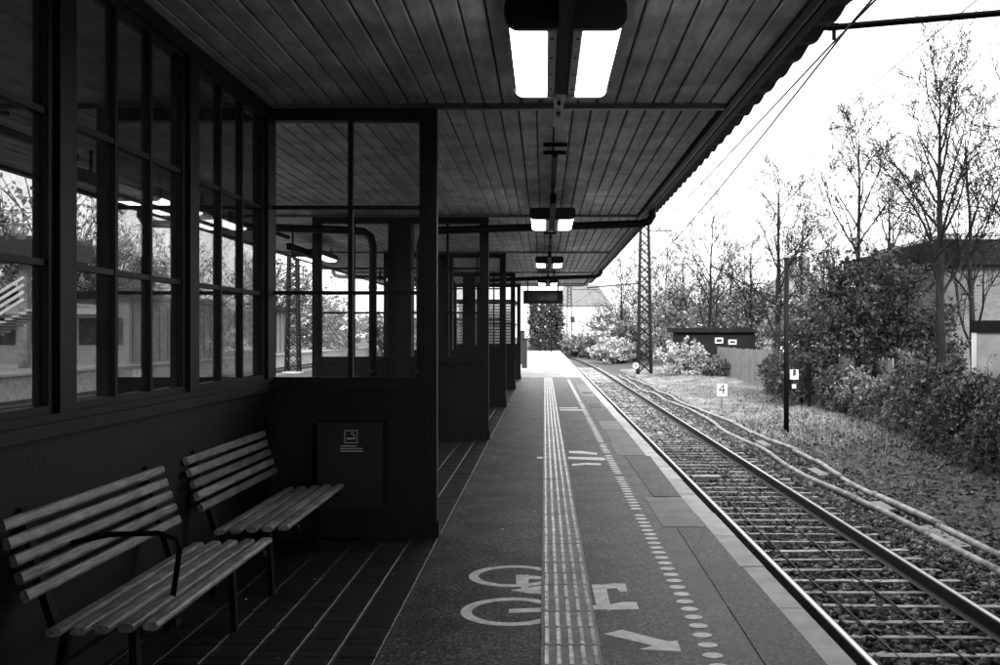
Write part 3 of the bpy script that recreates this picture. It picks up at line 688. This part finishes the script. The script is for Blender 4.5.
# ================================================================== LINESIDE on the right
for k, (x, lab) in enumerate(((4.97, 'pale cable duct beside the ballast, the one nearer the rail'), (5.5, 'pale cable duct on the earth side, farther from the rail'))):
    t = empty('cable_duct', (x, 10, GZ), lab, 'cable duct', 'cable ducts along the track'); y = 7.0; px = x; j = 0
    wav = lambda y: x + .10 * math.sin(y * .23 + k * 2) + .06 * math.sin(y * .61 + k) + (-.35 * max(0, min(1, (y - 30) / 30)))
    while y < 62:
        L_ = random.uniform(1.7, 2.6); pts = []
        jx, jz = random.uniform(-.02, .02), random.uniform(-.015, .02)
        for q in np.linspace(0, 1, 6): yy = y + L_ * q; pts.append((wav(yy) + jx, yy, GZ + .09 + jz + .02 * math.sin(yy * .9 + k)))
        MB().tube(pts, .05, 10).build('duct_section', 'duct', t, True)
        MB().tube([pts[-1], (pts[-1][0], pts[-1][1] + .1, pts[-1][2])], .056, 10).build('duct_joint', 'duct', t) if random.random() < .4 else None
        y += L_ + .03
m = MB()
for k, (y, L_) in enumerate(((9.2, .9), (12.4, 1.5), (15.0, .8), (18.6, 1.1), (23.5, 1.2))):
    x = 5.24 + .05 * math.sin(y * 2); m.prism([(x - .11, y), (x + .1, y + .06), (x + .13, y + L_), (x - .08, y + L_ * .9)], GZ + .01, GZ + .06 + .01 * k)
tag(m.build('cover_slabs', 'slab', base=(5.25, 10, GZ)), 'broken grey concrete cover slabs lying between the two cable ducts', 'slabs', kind='stuff')
# slim pole with a small plate
pl = empty('slim_pole', (6.53, 27.0, GZ), 'slim dark pole standing in the grass in front of the ivy', 'pole')
MB().tube([(6.53, 27, GZ), (6.53, 27, 3.62)], [.072, .062], 10).build('shaft', 'iron', pl, True)
MB().tube([(6.53, 27, 3.62), (6.53, 27, 3.70)], [.07, .02], 10).build('cap', 'steel', pl)
bxp = MB().box(6.62, 6.84, 26.93, 27.05, .34, .6).build('small_plate', 'signwhite', pl); MB().box(6.69, 6.77, 26.924, 26.93, .44, .6).build('plate_mark', 'black', bxp)
MB().box(6.55, 6.64, 26.97, 27.01, .42, .46).build('bracket', 'iron', pl); MB().box(6.68, 6.78, 26.95, 27.02, .1, .2).build('small_tag', 'signwhite', pl)
# number sign 4
s4 = empty('number_sign', (6.03, 34.0, GZ), 'white sign with a black number 4 on a short post in the grass', 'sign')
MB().tube([(6.03, 34, GZ), (6.03, 34, -.35)], .025, 6).build('post', 'steel', s4)
MB().box(5.86, 6.20, 33.97, 33.99, -.55, -.13).build('plate', 'signwhite', s4)
o = obj('numeral', text_mesh('4', .5, .02), 'black', s4, (0, -.034, -.33 - GZ)); o.rotation_euler = (R(90), 0, 0)
s9 = empty('round_marker', (5.75, 63.0, GZ), 'small round white marker with a dark ring at the mast foot', 'sign')
MB().tube([(5.75, 63, GZ), (5.75, 63, -.5)], .03, 6).build('post', 'steel', s9)
MB().tube([(5.75, 62.95, -.42), (5.75, 62.98, -.42)], .2, 20).build('plate', 'siding', s9)
o = obj('numeral', text_mesh('9', .42, .02), 'black', s9, (0, -.06, -.42 - GZ)); o.rotation_euler = (R(90), 0, 0)

# ---- vegetation
def grow_tree(seed, h, r0, lean=(0, 0), limbs=13, start=.28, spread=.95, up=.55, twl=1.0, n2=7, n3=6, n4=3, tk=1.0):
    rd = random.Random(seed); trunk = MB(); tw = MB()
    def poly(p, d, L_, n, wob, upk):
        pts = [p]; dd = Vector(d).normalized()
        for k in range(n):
            dd = (dd + Vector((rd.gauss(0, wob), rd.gauss(0, wob), rd.gauss(0, wob) + upk))).normalized(); pts.append(pts[-1] + dd * (L_ / n))
        return pts
    tp = [Vector((0, 0, -.15))]; n = 10
    for k in range(n): tp.append(Vector((lean[0] * (k + 1) / n + rd.gauss(0, .02 * h / 10), lean[1] * (k + 1) / n + rd.gauss(0, .02 * h / 10), h * (k + 1) / n)))
    trunk.tube(tp, [r0 * (1.25 if k == 0 else (1 - .93 * (k / n) ** 1.1)) for k in range(n + 1)], 9)
    def at(pts, f):
        x = f * (len(pts) - 1); i = min(int(x), len(pts) - 2); return pts[i].lerp(pts[i + 1], x - i), (pts[i + 1] - pts[i]).normalized()
    def side(d, ang):
        a = d.orthogonal().normalized(); a = Matrix.Rotation(rd.uniform(0, 6.283), 3, d) @ a
        return (d * math.cos(ang) + a * math.sin(ang)).normalized()
    for i in range(limbs):
        f = start + (1 - start) * (i + rd.random() * .6) / limbs; p, d = at(tp, min(f, .985))
        az = i * 2.4 + rd.uniform(-.4, .4); ang = rd.uniform(.5, spread) * (1.15 - .5 * f)
        dv = Vector((math.cos(az) * math.sin(ang), math.sin(az) * math.sin(ang), math.cos(ang)))
        L1 = h * (.52 - .36 * f) * rd.uniform(.75, 1.2); r1 = r0 * (1 - .8 * f) * .48
        b1 = poly(p, dv, L1, 6, .10, .05 * up); trunk.tube(b1, [r1 * (1 - .82 * k / 6) for k in range(7)], 6, False)
        for j in range(n2):
            f2 = .2 + .8 * (j + rd.random()) / n2; p2, d2 = at(b1, min(f2, .99)); L2 = L1 * (.55 - .3 * f2) * rd.uniform(.7, 1.25); r2 = max(.008 * tk, r1 * (1 - .8 * f2) * .55)
            b2 = poly(p2, side(d2, rd.uniform(.45, .95)), L2, 4, .12, .07 * up); tw.tube(b2, [r2 * (1 - .75 * k / 4) for k in range(5)], 4, False)
            for q in range(n3):
                f3 = .15 + .85 * (q + rd.random()) / n3; p3, d3 = at(b2, min(f3, .99)); L3 = max(.25, L2 * rd.uniform(.3, .55)) * twl
                b3 = poly(p3, side(d3, rd.uniform(.4, .9)), L3, 3, .14, .08 * up); tw.tube(b3, [.010 * tk, .008 * tk, .007 * tk, .005 * tk], 3, False)
                for u in range(n4):
                    p4, d4 = at(b3, rd.uniform(.25, .95)); b4 = poly(p4, side(d4, rd.uniform(.4, .9)), L3 * rd.uniform(.3, .6), 2, .12, .06); tw.tube(b4, [.007 * tk, .006 * tk, .004 * tk], 3, False)
    return trunk.mesh('trunk'), tw.mesh('crown'), np.array([v for v in tw.v])
def tree(name, meshes, loc, label, group, sc=1.0, rz=0.0, leaf=None):
    t = empty(name, loc, label, 'tree', group); t.scale = (sc,) * 3; t.rotation_euler = (0, 0, rz)
    obj('trunk', meshes[0], 'bark', t); obj('crown', meshes[1], 'twig', t)
    if leaf: obj('remaining_leaves', leaf, 'mid_leaf', t)
    return t
G1 = 'bare trees behind the ivy fence'
tA = grow_tree(11, 9.7, .16, (-.25, 0), 19, .36, 1.2, .6, 1.05, 8, 7, 3)
tB = grow_tree(23, 9.4, .14, (.2, .1), 15, .38, 1.15, .7, 1.05, 8, 7, 3)
tC = grow_tree(37, 8.8, .15, (-.5, .2), 15, .22, 1.1, .8, 1.2, 7, 6, 2, 1.25)
tD = grow_tree(51, 10.0, .13, (.3, .1), 15, .16, .8, .9, 1.2, n2=7, n3=5, n4=2, tk=1.5)
tE = grow_tree(64, 9.6, .16, (-.3, .2), 15, .22, 1.1, .7, 1.2, 7, 5, 2, 1.5)
def few(vs, n, sz): return leaves('remaining_leaves', vs[rng.integers(0, len(vs), n)] + rng.normal(size=(n, 3)) * .04, sz)
def px(x, d): return (x - 544.5) * d / 1000
tree('bare_tree', tA, (px(941, 28), 28, GZ + .15), 'tall bare tree with a straight dark trunk in front of the brick building', G1, 1.0, 1.0, few(tA[2], 900, .05))
tree('bare_tree', tB, (px(858, 33), 33, GZ + .15), 'tall slender bare tree with upswept branches left of the brick building', G1, 1.0, .6, few(tB[2], 500, .05))
tree('bare_tree', tC, (px(776, 47), 47, GZ + .15), 'bare tree with a leaning crown behind the slim pole', G1, 1.12, 2.0)
tree('bare_tree', tD, (px(708, 66), 66, GZ + .15), 'bare tree with upright twigs behind the low dark shed', G1, 1.12, 0)
tree('bare_tree', tA, (px(1050, 26), 26, GZ + .15), 'large bare tree at the right frame edge reaching in with long branches', G1, 1.12, 3.9, few(tA[2], 1200, .05))
bgt = [(664, 92, tD, 1.1), (684, 84, tE, 1.0), (728, 80, tE, .95), (752, 70, tC, 1.0), (800, 62, tD, 1.05), (826, 55, tB, .85), (622, 118, tD, 1.2), (640, 105, tE, 1.15), (895, 44, tC, 1.05), (975, 40, tD, 1.1)]
words = ['behind the tall lattice mast on its right', 'above the round pale bush', 'over the left end of the low dark shed', 'over the right end of the low dark shed', 'just right of the slim pole', 'left of the slender tall tree', 'far left of the tall mast', 'directly behind the tall mast', 'between the two tallest trees', 'in front of the brick building roof']
for k, (x, d, tt, sc) in enumerate(bgt):
    tree('bare_tree', tt, (px(x, d), d, GZ + .15), 'background bare tree ' + words[k], 'background bare trees', sc, k * 1.7, None)

def clump_points(n, c, rad, lumps=14, shell=.55, zmin=None):
    """points on the shells of many overlapping lobes spread through an ellipsoid"""
    c = np.array(c, float); rad = np.array(rad, float)
    L_ = rng.normal(size=(lumps, 3)); L_ /= np.linalg.norm(L_, axis=1)[:, None]; L_ *= rng.uniform(.2, .95, (lumps, 1)) ** .7; lr = rng.uniform(.10, .30, lumps)
    k = rng.integers(0, lumps, n); d = rng.normal(size=(n, 3)); d /= np.linalg.norm(d, axis=1)[:, None]
    r = (shell + (1 - shell) * rng.uniform(size=n) ** .6)
    P = c + rad * (L_[k] + d * (lr[k] * r)[:, None])
    if zmin is not None: P[:, 2] = np.where(P[:, 2] < zmin, zmin + rng.uniform(0, .3, n), P[:, 2])
    return P
def shoots(n, c, rad, mesh, off, per=16, ln=(.25, .7), zmin=0):
    """arching shoots that stick out of a plant; returns leaf points"""
    out = []; sc = float(np.mean(rad))
    for k in range(n):
        d = Vector((random.gauss(0, 1), random.gauss(0, 1), abs(random.gauss(.35, .8)))).normalized(); rr = random.uniform(.55, .98)
        p = Vector((c[0] + d.x * rad[0] * rr, c[1] + d.y * rad[1] * rr, c[2] + d.z * rad[2] * rr)) - Vector(off); q = p - d * sc * .35
        L_ = sc * random.uniform(*ln); pts = [q, p]; dd = (d + Vector((0, 0, .5))).normalized()
        for u in range(3): dd = (dd + Vector((random.gauss(0, .2), random.gauss(0, .2), -.12))).normalized(); pts.append(pts[-1] + dd * L_ / 3)
        r = max(.008, .006 * sc); mesh.tube(pts, [r * 1.6, r * 1.3, r, r * .8, r * .5], 3, False)
        for u in range(per):
            f = random.uniform(.6, 4); i = min(3, int(f)); b_ = pts[i].lerp(pts[i + 1], f - i); out.append((b_.x + random.gauss(0, .05 * sc), b_.y + random.gauss(0, .05 * sc), b_.z + random.gauss(0, .05 * sc)))
    return np.array(out)
def shrub(name, label, c, rad, n, size, mm, cat='shrub', group=None, lumps=14, stems=7, shell=.2, sh=70):
    base = (c[0], c[1], GZ + .05); t = empty(name, base, label, cat, group); lumps = int(lumps * 3.2)
    m = MB()
    P = np.vstack([clump_points(int(n * .85), c, rad, lumps, shell, GZ + .05) - np.array(base), shoots(sh, c, rad, m, base, max(4, int(n * .3 / sh)))])
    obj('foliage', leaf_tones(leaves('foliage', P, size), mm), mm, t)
    for k in range(stems):
        a = 6.283 * k / stems + random.random(); rr = random.uniform(.3, .8); hz_ = c[2] - base[2]; w_ = .03 + .012 * rad[2]
        m.tube([(.1 * math.cos(a), .1 * math.sin(a), -.1), (rad[0] * rr * .45 * math.cos(a), rad[1] * rr * .45 * math.sin(a), hz_ * .6), (rad[0] * rr * .7 * math.cos(a + .3), rad[1] * rr * .7 * math.sin(a + .3), hz_ + rad[2] * .1), (rad[0] * rr * math.cos(a), rad[1] * rr * math.sin(a), hz_ + rad[2] * .7)], [w_, w_ * .7, w_ * .45, .012], 5, False)
    obj('stems', m.mesh('stems'), 'bark', t); return t
# ivy grown fence, in separate plants along the line
def hedge(name, label, pts, h, th, n, size, mm, group=None):
    base = (pts[0][0], pts[0][1], GZ + .1); t = empty(name, base, label, 'hedge', group)
    seg = np.array(pts, float); k = rng.integers(0, len(seg) - 1, n); f = rng.uniform(size=n)
    c = seg[k] + (seg[k + 1] - seg[k]) * f[:, None]; u = (k + f)
    hh = h * (1 + .10 * np.sin(u * 7.1) + .08 * np.sin(u * 17 + 1)); z = hh * rng.uniform(0, 1, n) ** .75
    bul = th * (.75 + .35 * np.sin(u * 9 + z * 3.1) + .25 * np.sin(u * 23 + z * 6)) * (1 - .55 * (z / h) ** 4)
    d = (seg[-1] - seg[0]); d /= np.linalg.norm(d); nrm = np.array([d[1], -d[0]])
    off = bul * np.where(rng.uniform(size=n) < .72, rng.uniform(.55, 1.05, n), rng.uniform(-1, .5, n))
    off *= np.where(nrm[0] > 0, -1, 1)
    P = np.stack([c[:, 0] + nrm[0] * off, c[:, 1] + nrm[1] * off, GZ + .08 + z + rng.normal(size=n) * .04], 1)
    hm_ = MB(); SP = []
    for q in range(len(seg) - 1):
        mid = (seg[q] + seg[q + 1]) / 2; SP.append(shoots(40, (mid[0] - .2, mid[1], GZ + h * .55), (th * 1.1, np.linalg.norm(seg[q + 1] - seg[q]) * .55, h * .5), hm_, base, 14, (.15, .5)))
    P = np.vstack([P - np.array(base)] + SP)
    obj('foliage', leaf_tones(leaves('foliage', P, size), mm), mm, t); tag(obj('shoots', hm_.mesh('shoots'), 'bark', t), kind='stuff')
    L_ = np.linalg.norm(seg[-1] - seg[0]); pm = MB().box(-.05, .05, -.05, .05, -.15, h * .9).mesh('fence_post')
    for q in np.arange(0, 1.001, 1.6 / L_):
        p = seg[0] + (seg[-1] - seg[0]) * q; obj('fence_post', pm, 'bark', t, (p[0] - base[0], p[1] - base[1], 0))
    return t
hedge('ivy_hedge', 'dense dark ivy covered fence at the right below the white shed', [(8.2, 13.0), (8.3, 17), (8.6, 21), (9.2, 25.5)], 1.9, .55, 28000, .085, 'ivy', 'ivy along the fence')
hedge('ivy_hedge', 'lower ragged ivy stretch between the pole and the dense dark ivy', [(9.2, 25.5), (9.6, 30), (9.7, 34)], 1.35, .5, 11000, .10, 'mid_leaf', 'ivy along the fence')
hedge('ivy_hedge', 'ivy thicket right behind the slim pole', [(9.0, 34.0), (9.5, 38), (9.7, 42.0)], 1.8, .7, 11000, .10, 'ivy', 'ivy along the fence')
shrub('round_bush', 'round pale bush beside the tall lattice mast', (8.5, 60, -.15), (1.6, 1.6, 1.05), 9000, .14, 'pale_leaf', 'bush', lumps=16, sh=24)
shrub('bush', 'small dark bush at the left end of the board fence', (9.8, 57, -.5), (1.1, 1.1, .75), 4500, .12, 'mid_leaf', 'bush', sh=20)
shrub('evergreen_shrub', 'big dark evergreen shrub between the two tallest trees', (px(880, 32), 32.0, 1.5), (2.2, 1.9, 2.7), 13000, .13, 'dark_leaf', 'shrub', lumps=24)
shrub('evergreen_shrub', 'dark leafy shrub at the foot of the slender tall tree', (px(838, 36), 36.5, 1.2), (1.8, 1.8, 2.2), 9000, .13, 'ivy', 'shrub', lumps=22)
shrub('evergreen_shrub', 'dark shrub behind the straight trunk beside the brick wall', (px(912, 35), 36, .7), (2.0, 1.6, 1.9), 8000, .14, 'dark_leaf', 'shrub', lumps=20)
shrub('shrub', 'mid grey thicket behind the slim pole', (px(806, 54), 54, 1.2), (2.3, 2.2, 2.3), 9000, .17, 'mid_leaf', 'shrub', lumps=26)
shrub('shrub', 'leafy thicket above the right end of the low shed', (px(745, 72), 72, 2.0), (3.6, 2.4, 2.8), 9000, .2, 'mid_leaf', 'shrub', lumps=24)
shrub('shrub', 'pale thicket behind the low dark shed', (px(700, 82), 82, 2.4), (4.6, 3, 3.2), 11000, .22, 'mid_leaf', 'shrub', lumps=28)
shrub('shrub', 'pale leafy thicket just right of the tall mast', (px(666, 90), 90, 2.2), (3.0, 3, 3.4), 9000, .22, 'pale_leaf', 'shrub', lumps=24)
far = [(632, 96, 2.3, 3.4, 'mid_leaf', 'grey shrub just left of the tall mast'), (616, 92, 2.2, 1.9, 'pale_leaf', 'low pale shrub where the rails start to bend'), (600, 110, 2.4, 2.3, 'mid_leaf', 'shrub below the far small mast'),
       (582, 118, 2.2, 2.2, 'mid_leaf', 'shrub in front of the white house'), (566, 122, 2.2, 2.4, 'pale_leaf', 'pale shrub just past the platform end'), (612, 150, 4.0, 6.5, 'mid_leaf', 'tall hazy shrub right of the white house'), (548, 128, 2.0, 3.0, 'dark_leaf', 'dark shrub beyond the end of the platform'), (640, 135, 4.5, 7.5, 'mid_leaf', 'tall hazy thicket behind the mast')]
for x, d, rx, h, mm, lb in far:
    shrub('shrub', lb, (px(x, d), d, GZ + h * .48), (rx, rx, h * .62), 6500, .24, mm, 'shrub', 'shrubs beyond the platform end', lumps=22)
hedge('tall_hedge', 'dark block of tall clipped hedge beyond the platform end', [(-1.6, 118), (.2, 119), (2.3, 120)], 6.6, 1.0, 9000, .26, 'dark_leaf')
# board fence
fx0, fy0, fx1, fy1 = 10.4, 60.0, 10.5, 30.0
t = empty('board_fence', ((fx0 + fx1) / 2, 52, GZ), 'weathered upright board fence running behind the ivy and the small bush', 'fence')
m = MB(); nb = 170
for k in range(nb):
    f = k / nb; x = fx0 + (fx1 - fx0) * f; y = fy0 + (fy1 - fy0) * f; m.box(x - .012 + random.uniform(-.01, .01), x + .012, y - .078, y + .078, GZ + .05, GZ + 1.95 + random.uniform(-.05, .04))
tag(m.build('boards', 'fence', t), kind='stuff')
MB().bar((fx0 + .05, fy0, GZ + .6), (fx1 + .05, fy1, GZ + .6), .05, .09).build('rail', 'fence', t); MB().bar((fx0 + .05, fy0, GZ + 1.6), (fx1 + .05, fy1, GZ + 1.6), .05, .09).build('rail', 'fence', t)
# evergreens added out of view at the right to shade the foreground
for k, (x, y, h) in enumerate(((10.8, 12.2, 4.2), (14.5, 11.5, 5.0), (15.5, 16.0, 4.6))):
    shrub('evergreen_tree', ['dark evergreen beside the near track, just outside the right edge', 'dense evergreen beside the bridge on the right', 'dense evergreen behind the ivy, outside the right edge'][k], (x, y, GZ + h), (2.6, 2.8, h), 9000, .2, 'dark_leaf', 'tree', 'evergreens on the right bank', lumps=26)

# ---- ground cover on the right bank
n = 26000
P = np.stack([rng.uniform(5.6, 9.5, n), 9 + 54 * rng.uniform(size=n) ** 1.6, np.zeros(n)], 1); P[:, 2] = GZ + .03 + np.minimum(.22, np.maximum(0, P[:, 0] - 6) * .08) + .05 * np.sin(P[:, 0] * 1.3 + P[:, 1] * .37) * np.clip((P[:, 0] - 6) / 2, 0, 1) + rng.uniform(0, .03, n)
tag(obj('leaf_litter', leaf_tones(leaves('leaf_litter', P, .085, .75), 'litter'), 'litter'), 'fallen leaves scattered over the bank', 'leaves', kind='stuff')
n = 120000
P = np.stack([rng.uniform(5.65, 10.2, n), rng.uniform(15, 75, n), np.zeros(n)], 1)
pat = .55 + .45 * np.sin(P[:, 0] * 2.1 + 1.3 * np.sin(P[:, 1] * .5)) * np.sin(P[:, 1] * .83 + P[:, 0]) + .25 * np.sin(P[:, 0] * 5 + P[:, 1] * 3.1)
P = P[rng.uniform(size=n) < np.clip((P[:, 1] - 19) / 20, .03, 1) * np.clip(pat + .25, .12, 1)]; n = len(P)
P[:, 2] = GZ + np.minimum(.22, np.maximum(0, P[:, 0] - 6) * .08) + .05 * np.sin(P[:, 0] * 1.3 + P[:, 1] * .37) * np.clip((P[:, 0] - 6) / 2, 0, 1)
hh = rng.uniform(.05, .16, n); dx = rng.normal(size=(n, 2)) * .05; wv = rng.normal(size=(n, 2)); wv /= np.linalg.norm(wv, axis=1)[:, None]; wv *= .012
V = np.stack([np.c_[P[:, :2] - wv, P[:, 2]], np.c_[P[:, :2] + wv, P[:, 2]], np.c_[P[:, :2] + dx, P[:, 2] + hh]], 1).reshape(-1, 3)
tag(obj('grass', np_mesh('grass', V, np.arange(3 * n).reshape(n, 3)), 'grass'), 'pale rough grass on the bank beside the track', 'grass', kind='stuff')

# ================================================================== BUILDINGS behind
def house(name, label, x0, x1, y0, y1, zt, wallm, roofm, roof='flat', rh=1.2, over=.4, wins=(), cat='building', chim=(), ridge=None):
    t = empty(name, ((x0 + x1) / 2, (y0 + y1) / 2, GZ), label, cat)
    MB().box(x0, x1, y0, y1, GZ - .1, zt).build('wall', wallm, t)
    if roof == 'flat': r_ = MB().box(x0 - over, x1 + over, y0 - over, y1 + over, zt, zt + rh).build('roof', roofm, t)
    else:
        a, b_, c_, d_ = x0 - over, x1 + over, y0 - over, y1 + over; ins = ridge if ridge is not None else min(b_ - a, d_ - c_) / 2
        ym = (c_ + d_) / 2
        r_ = MB().add([(a, c_, zt), (b_, c_, zt), (b_, d_, zt), (a, d_, zt), (a + ins, ym, zt + rh), (b_ - ins, ym, zt + rh)], [(0, 1, 5, 4), (1, 2, 5), (2, 3, 4, 5), (3, 0, 4), (3, 2, 1, 0)]).build('roof', roofm, t)
    for (cxx, cyy, zb, zc) in chim:
        c_ = MB().box(cxx - .45, cxx + .45, cyy - .35, cyy + .35, zb, zc).build('chimney', 'brickwall', r_)
        MB().box(cxx - .55, cxx + .55, cyy - .45, cyy + .45, zc, zc + .2).build('chimney_cap', 'concrete', r_)
    for (wx, wz, ww, wh) in wins:
        fo = MB().box(wx, wx + ww, y0 - .05, y0 - .002, wz, wz + wh).build('window', 'signwhite', t)
        MB().box(wx + .08, wx + ww - .08, y0 - .06, y0 - .051, wz + .08, wz + wh - .08).build('pane', 'pane_dark', fo)
    return t
bb = house('brick_building', 'brick building with a deep dark flat roof edge behind the tall tree', px(944, 42), px(944, 42) + 16, 42, 54, 4.45, 'brickwall', 'darkroof', 'flat', 1.05, .5)
MB().box(px(944, 42) + .5, px(944, 42) + 15.5, 43, 53, 5.5, 5.9).build('roof_gravel', 'concrete', bb)
sh = empty('white_shed', (9.0, 21, GZ), 'white metal shed with a black roof edge behind the ivy at right', 'shed'); sh.rotation_euler = (0, 0, -R(25))
MB().box(9.0, 11.9, 21.0, 23.2, GZ, 1.60).build('wall', 'whitemetal', sh); MB().box(8.95, 12.0, 20.93, 23.3, 1.60, 1.84).build('roof', 'darkroof', sh); MB().box(8.97, 9.07, 20.96, 21.0, GZ, 1.595).build('corner_post', 'signwhite', sh)
MB().box(9.7, 10.5, 20.97, 21.0, GZ + .1, 1.3).build('door', 'whitemetal', sh)
house('low_shed', 'long low dark shed with a flat roof and two small white windows', px(679, 62), px(757, 62), 62.5, 65, 1.68, 'darkroof', 'darkroof', 'flat', .28, .35, [(px(722, 60), 1.0, .5, .34), (px(736, 60), .92, .5, .3)], 'shed')
house('villa', 'villa with a hipped roof and two chimneys behind the trees', 20.2, 26.2, 88, 97, 5.0, 'wallwhite', 'rooftile', 'hip', 3.0, .5, [(21.2, 2.2, 1.1, 1.5), (23.6, 2.2, 1.1, 1.5)], 'house', [(22.8, 92.5, 7.0, 8.6), (24.0, 92.5, 7.0, 8.6)])
house('white_house', 'white house with a broad grey hipped roof beyond the track bend', px(562, 165) - 1, px(609, 165), 165, 176, 6.3, 'wallwhite', 'rooftile', 'hip', 3.7, .5, [(px(570, 165), 3.4, .9, 1.2), (px(596, 165), 3.4, .9, 1.2)], 'house', (), 2.0)
hut = empty('slatted_hut', (-2.2, 39, 0), 'pale hut of horizontal slats past the canopy end', 'hut')
MB().box(-3.25, -1.25, 38.1, 41, 0, 2.75).build('wall', 'plate', hut)
for k in range(24): MB().box(-3.28, -1.22, 38.05, 38.1, .1 + k * .11, .1 + k * .11 + .075).build('slat', 'siding', hut); MB().box(-1.25, -1.2, 38.12, 41, .1 + k * .11, .1 + k * .11 + .075).build('slat', 'siding', hut)
MB().box(-3.4, -1.1, 37.95, 41.2, 2.75, 2.85).build('roof', 'darkroof', hut)
for k, (x, y, h, lb) in enumerate(((-.92, 46, 1.3, 'dark narrow post box standing past the slatted hut'), (-1.15, 52, 1.7, 'taller dark slim cabinet farther past the slatted hut'))):
    t = empty('slim_cabinet', (x, y, 0), lb, 'cabinet'); MB().box(x - .12, x + .12, y - .12, y + .12, 0.003, h).build('body', 'paint', t); MB().box(x - .15, x + .15, y - .15, y + .15, h, h + .05).build('cap', 'iron', t)
t = empty('buffer_signal', (-.35, 92, 0), 'small dark signal at the far end of the platform', 'signal')
MB().tube([(-.35, 92, 0), (-.35, 92, 1.5)], .06, 8).build('post', 'iron', t); MB().box(-.65, -.05, 91.9, 92.1, .75, 1.5).build('head', 'iron', t); MB().tube([(-.35, 91.86, 1.0), (-.35, 91.9, 1.0)], .10, 12).build('lens', 'steel', t)
t = empty('platform_lamp_post', (.62, 90, 0), 'thin pole near the far end of the platform', 'pole'); MB().tube([(.62, 90, 0), (.62, 90, 5.2)], [.07, .04], 8).build('shaft', 'iron', t); MB().box(.3, .75, 89.9, 90.1, 5.2, 5.3).build('lamp_head', 'iron', t)

# ---- across the tracks on the left, seen through the glazing
p2 = empty('opposite_platform', (-25, 40, GZ), kind='structure')
MB().box(-30, -21.0, -5, 120, GZ, -.1).build('platform_body', 'concrete', p2); MB().box(-30, -20.85, -5, 120, -.1, .0).build('platform_top', 'farpave', p2)
fb = empty('footbridge', (-26, 46, 0), 'dark footbridge with railings seen through the leftmost window', 'footbridge')
MB().box(-60, -21.5, 45, 47.6, 4.9, 6.0).build('deck', 'plate', fb)
for z in (6.5, 7.0): MB().box(-60, -21.5, 45, 45.06, z, z + .06).build('handrail', 'steel', fb)
m = MB()
for k in range(26): m.box(-60 + k * 1.5, -59.95 + k * 1.5, 45, 45.05, 6.0, 7.0)
m.build('balusters', 'steel', fb)
for x in (-36, -24): MB().box(x - .2, x + .2, 46, 46.4, 0, 4.9).build('pier', 'steel', fb)
ss = empty('stairway', (-23, 42, 0), 'flight of pale stairs with slanting rails seen through the leftmost window', 'stairway')
for k in range(22):
    MB().box(-27.0 + k * .28, -26.7 + k * .28, 41.2, 43.2, .01 + k * .125, .1 + k * .125).build('step', 'concrete', ss)
for z in (0, .3, .6, .9): MB().bar((-27, 41.1, -.5 + z), (-21.4, 41.1, 3.0 + z), .06, .12).build('side_rail', 'siding', ss)
MB().box(-20.9, -19.6, 41.1, 43.3, 2.7, 2.85).build('landing', 'concrete', ss)
for x in (-20.9, -19.7): MB().box(x, x + .12, 41.2, 41.32, 0, 2.7).build('support', 'steel', ss)
sb = empty('platform_building', (-24, 62, 0), 'grey clad platform building across the tracks, seen through the shelter windows', 'building')
MB().box(-29, -21.6, 52, 84, 0, 3.4).build('wall', 'clad', sb); MB().box(-29.5, -20.9, 51.5, 84.5, 3.4, 3.75).build('roof', 'darkroof', sb)
for k in range(26): MB().box(-21.6, -21.57, 52.4 + k * 1.22, 52.46 + k * 1.22, 0.1, 3.3).build('cladding_joint', 'darkroof', sb)
for k in range(5): MB().box(-28.4 + k * 1.4, -27.5 + k * 1.4, 51.96, 51.998, 1.0, 2.4).build('window', 'pane_dark', sb)
MB().box(-28, -23, 51.94, 51.99, 2.6, 3.1).build('name_board', 'signwhite', sb)
lattice_mast(-17.6, 70, GZ, 10.5, 'lattice mast between the far tracks seen through the nearest screen')
for k in range(7):
    x, y = -34 + random.uniform(-4, 3), 30 + k * 17
    shrub('shrub', ['leafy thicket behind the footbridge stairs', 'leafy thicket behind the footbridge deck', 'leafy thicket behind the near end of the clad building', 'leafy thicket behind the middle of the clad building', 'leafy thicket behind the far end of the clad building', 'leafy thicket just past the clad building', 'farthest leafy thicket past the clad building'][k], (x, y, 3.6), (5, 8, 7.0), 4500, .35, 'mid_leaf', 'shrub', 'thickets behind the opposite platform', lumps=24)
for k, (x, d) in enumerate(((-18.5, 120), (-14, 135), (-9, 140), (-23, 105))):
    shrub('shrub', ['far thicket beyond the left tracks, left of the column', 'far thicket beyond the left tracks, tallest', 'far thicket nearest the left platform side end', 'far thicket behind the far lattice mast'][k], (x, d, 1.4), (4, 4, 3.0), 5000, .32, 'mid_leaf', 'shrub', 'far thickets on the left', lumps=22)
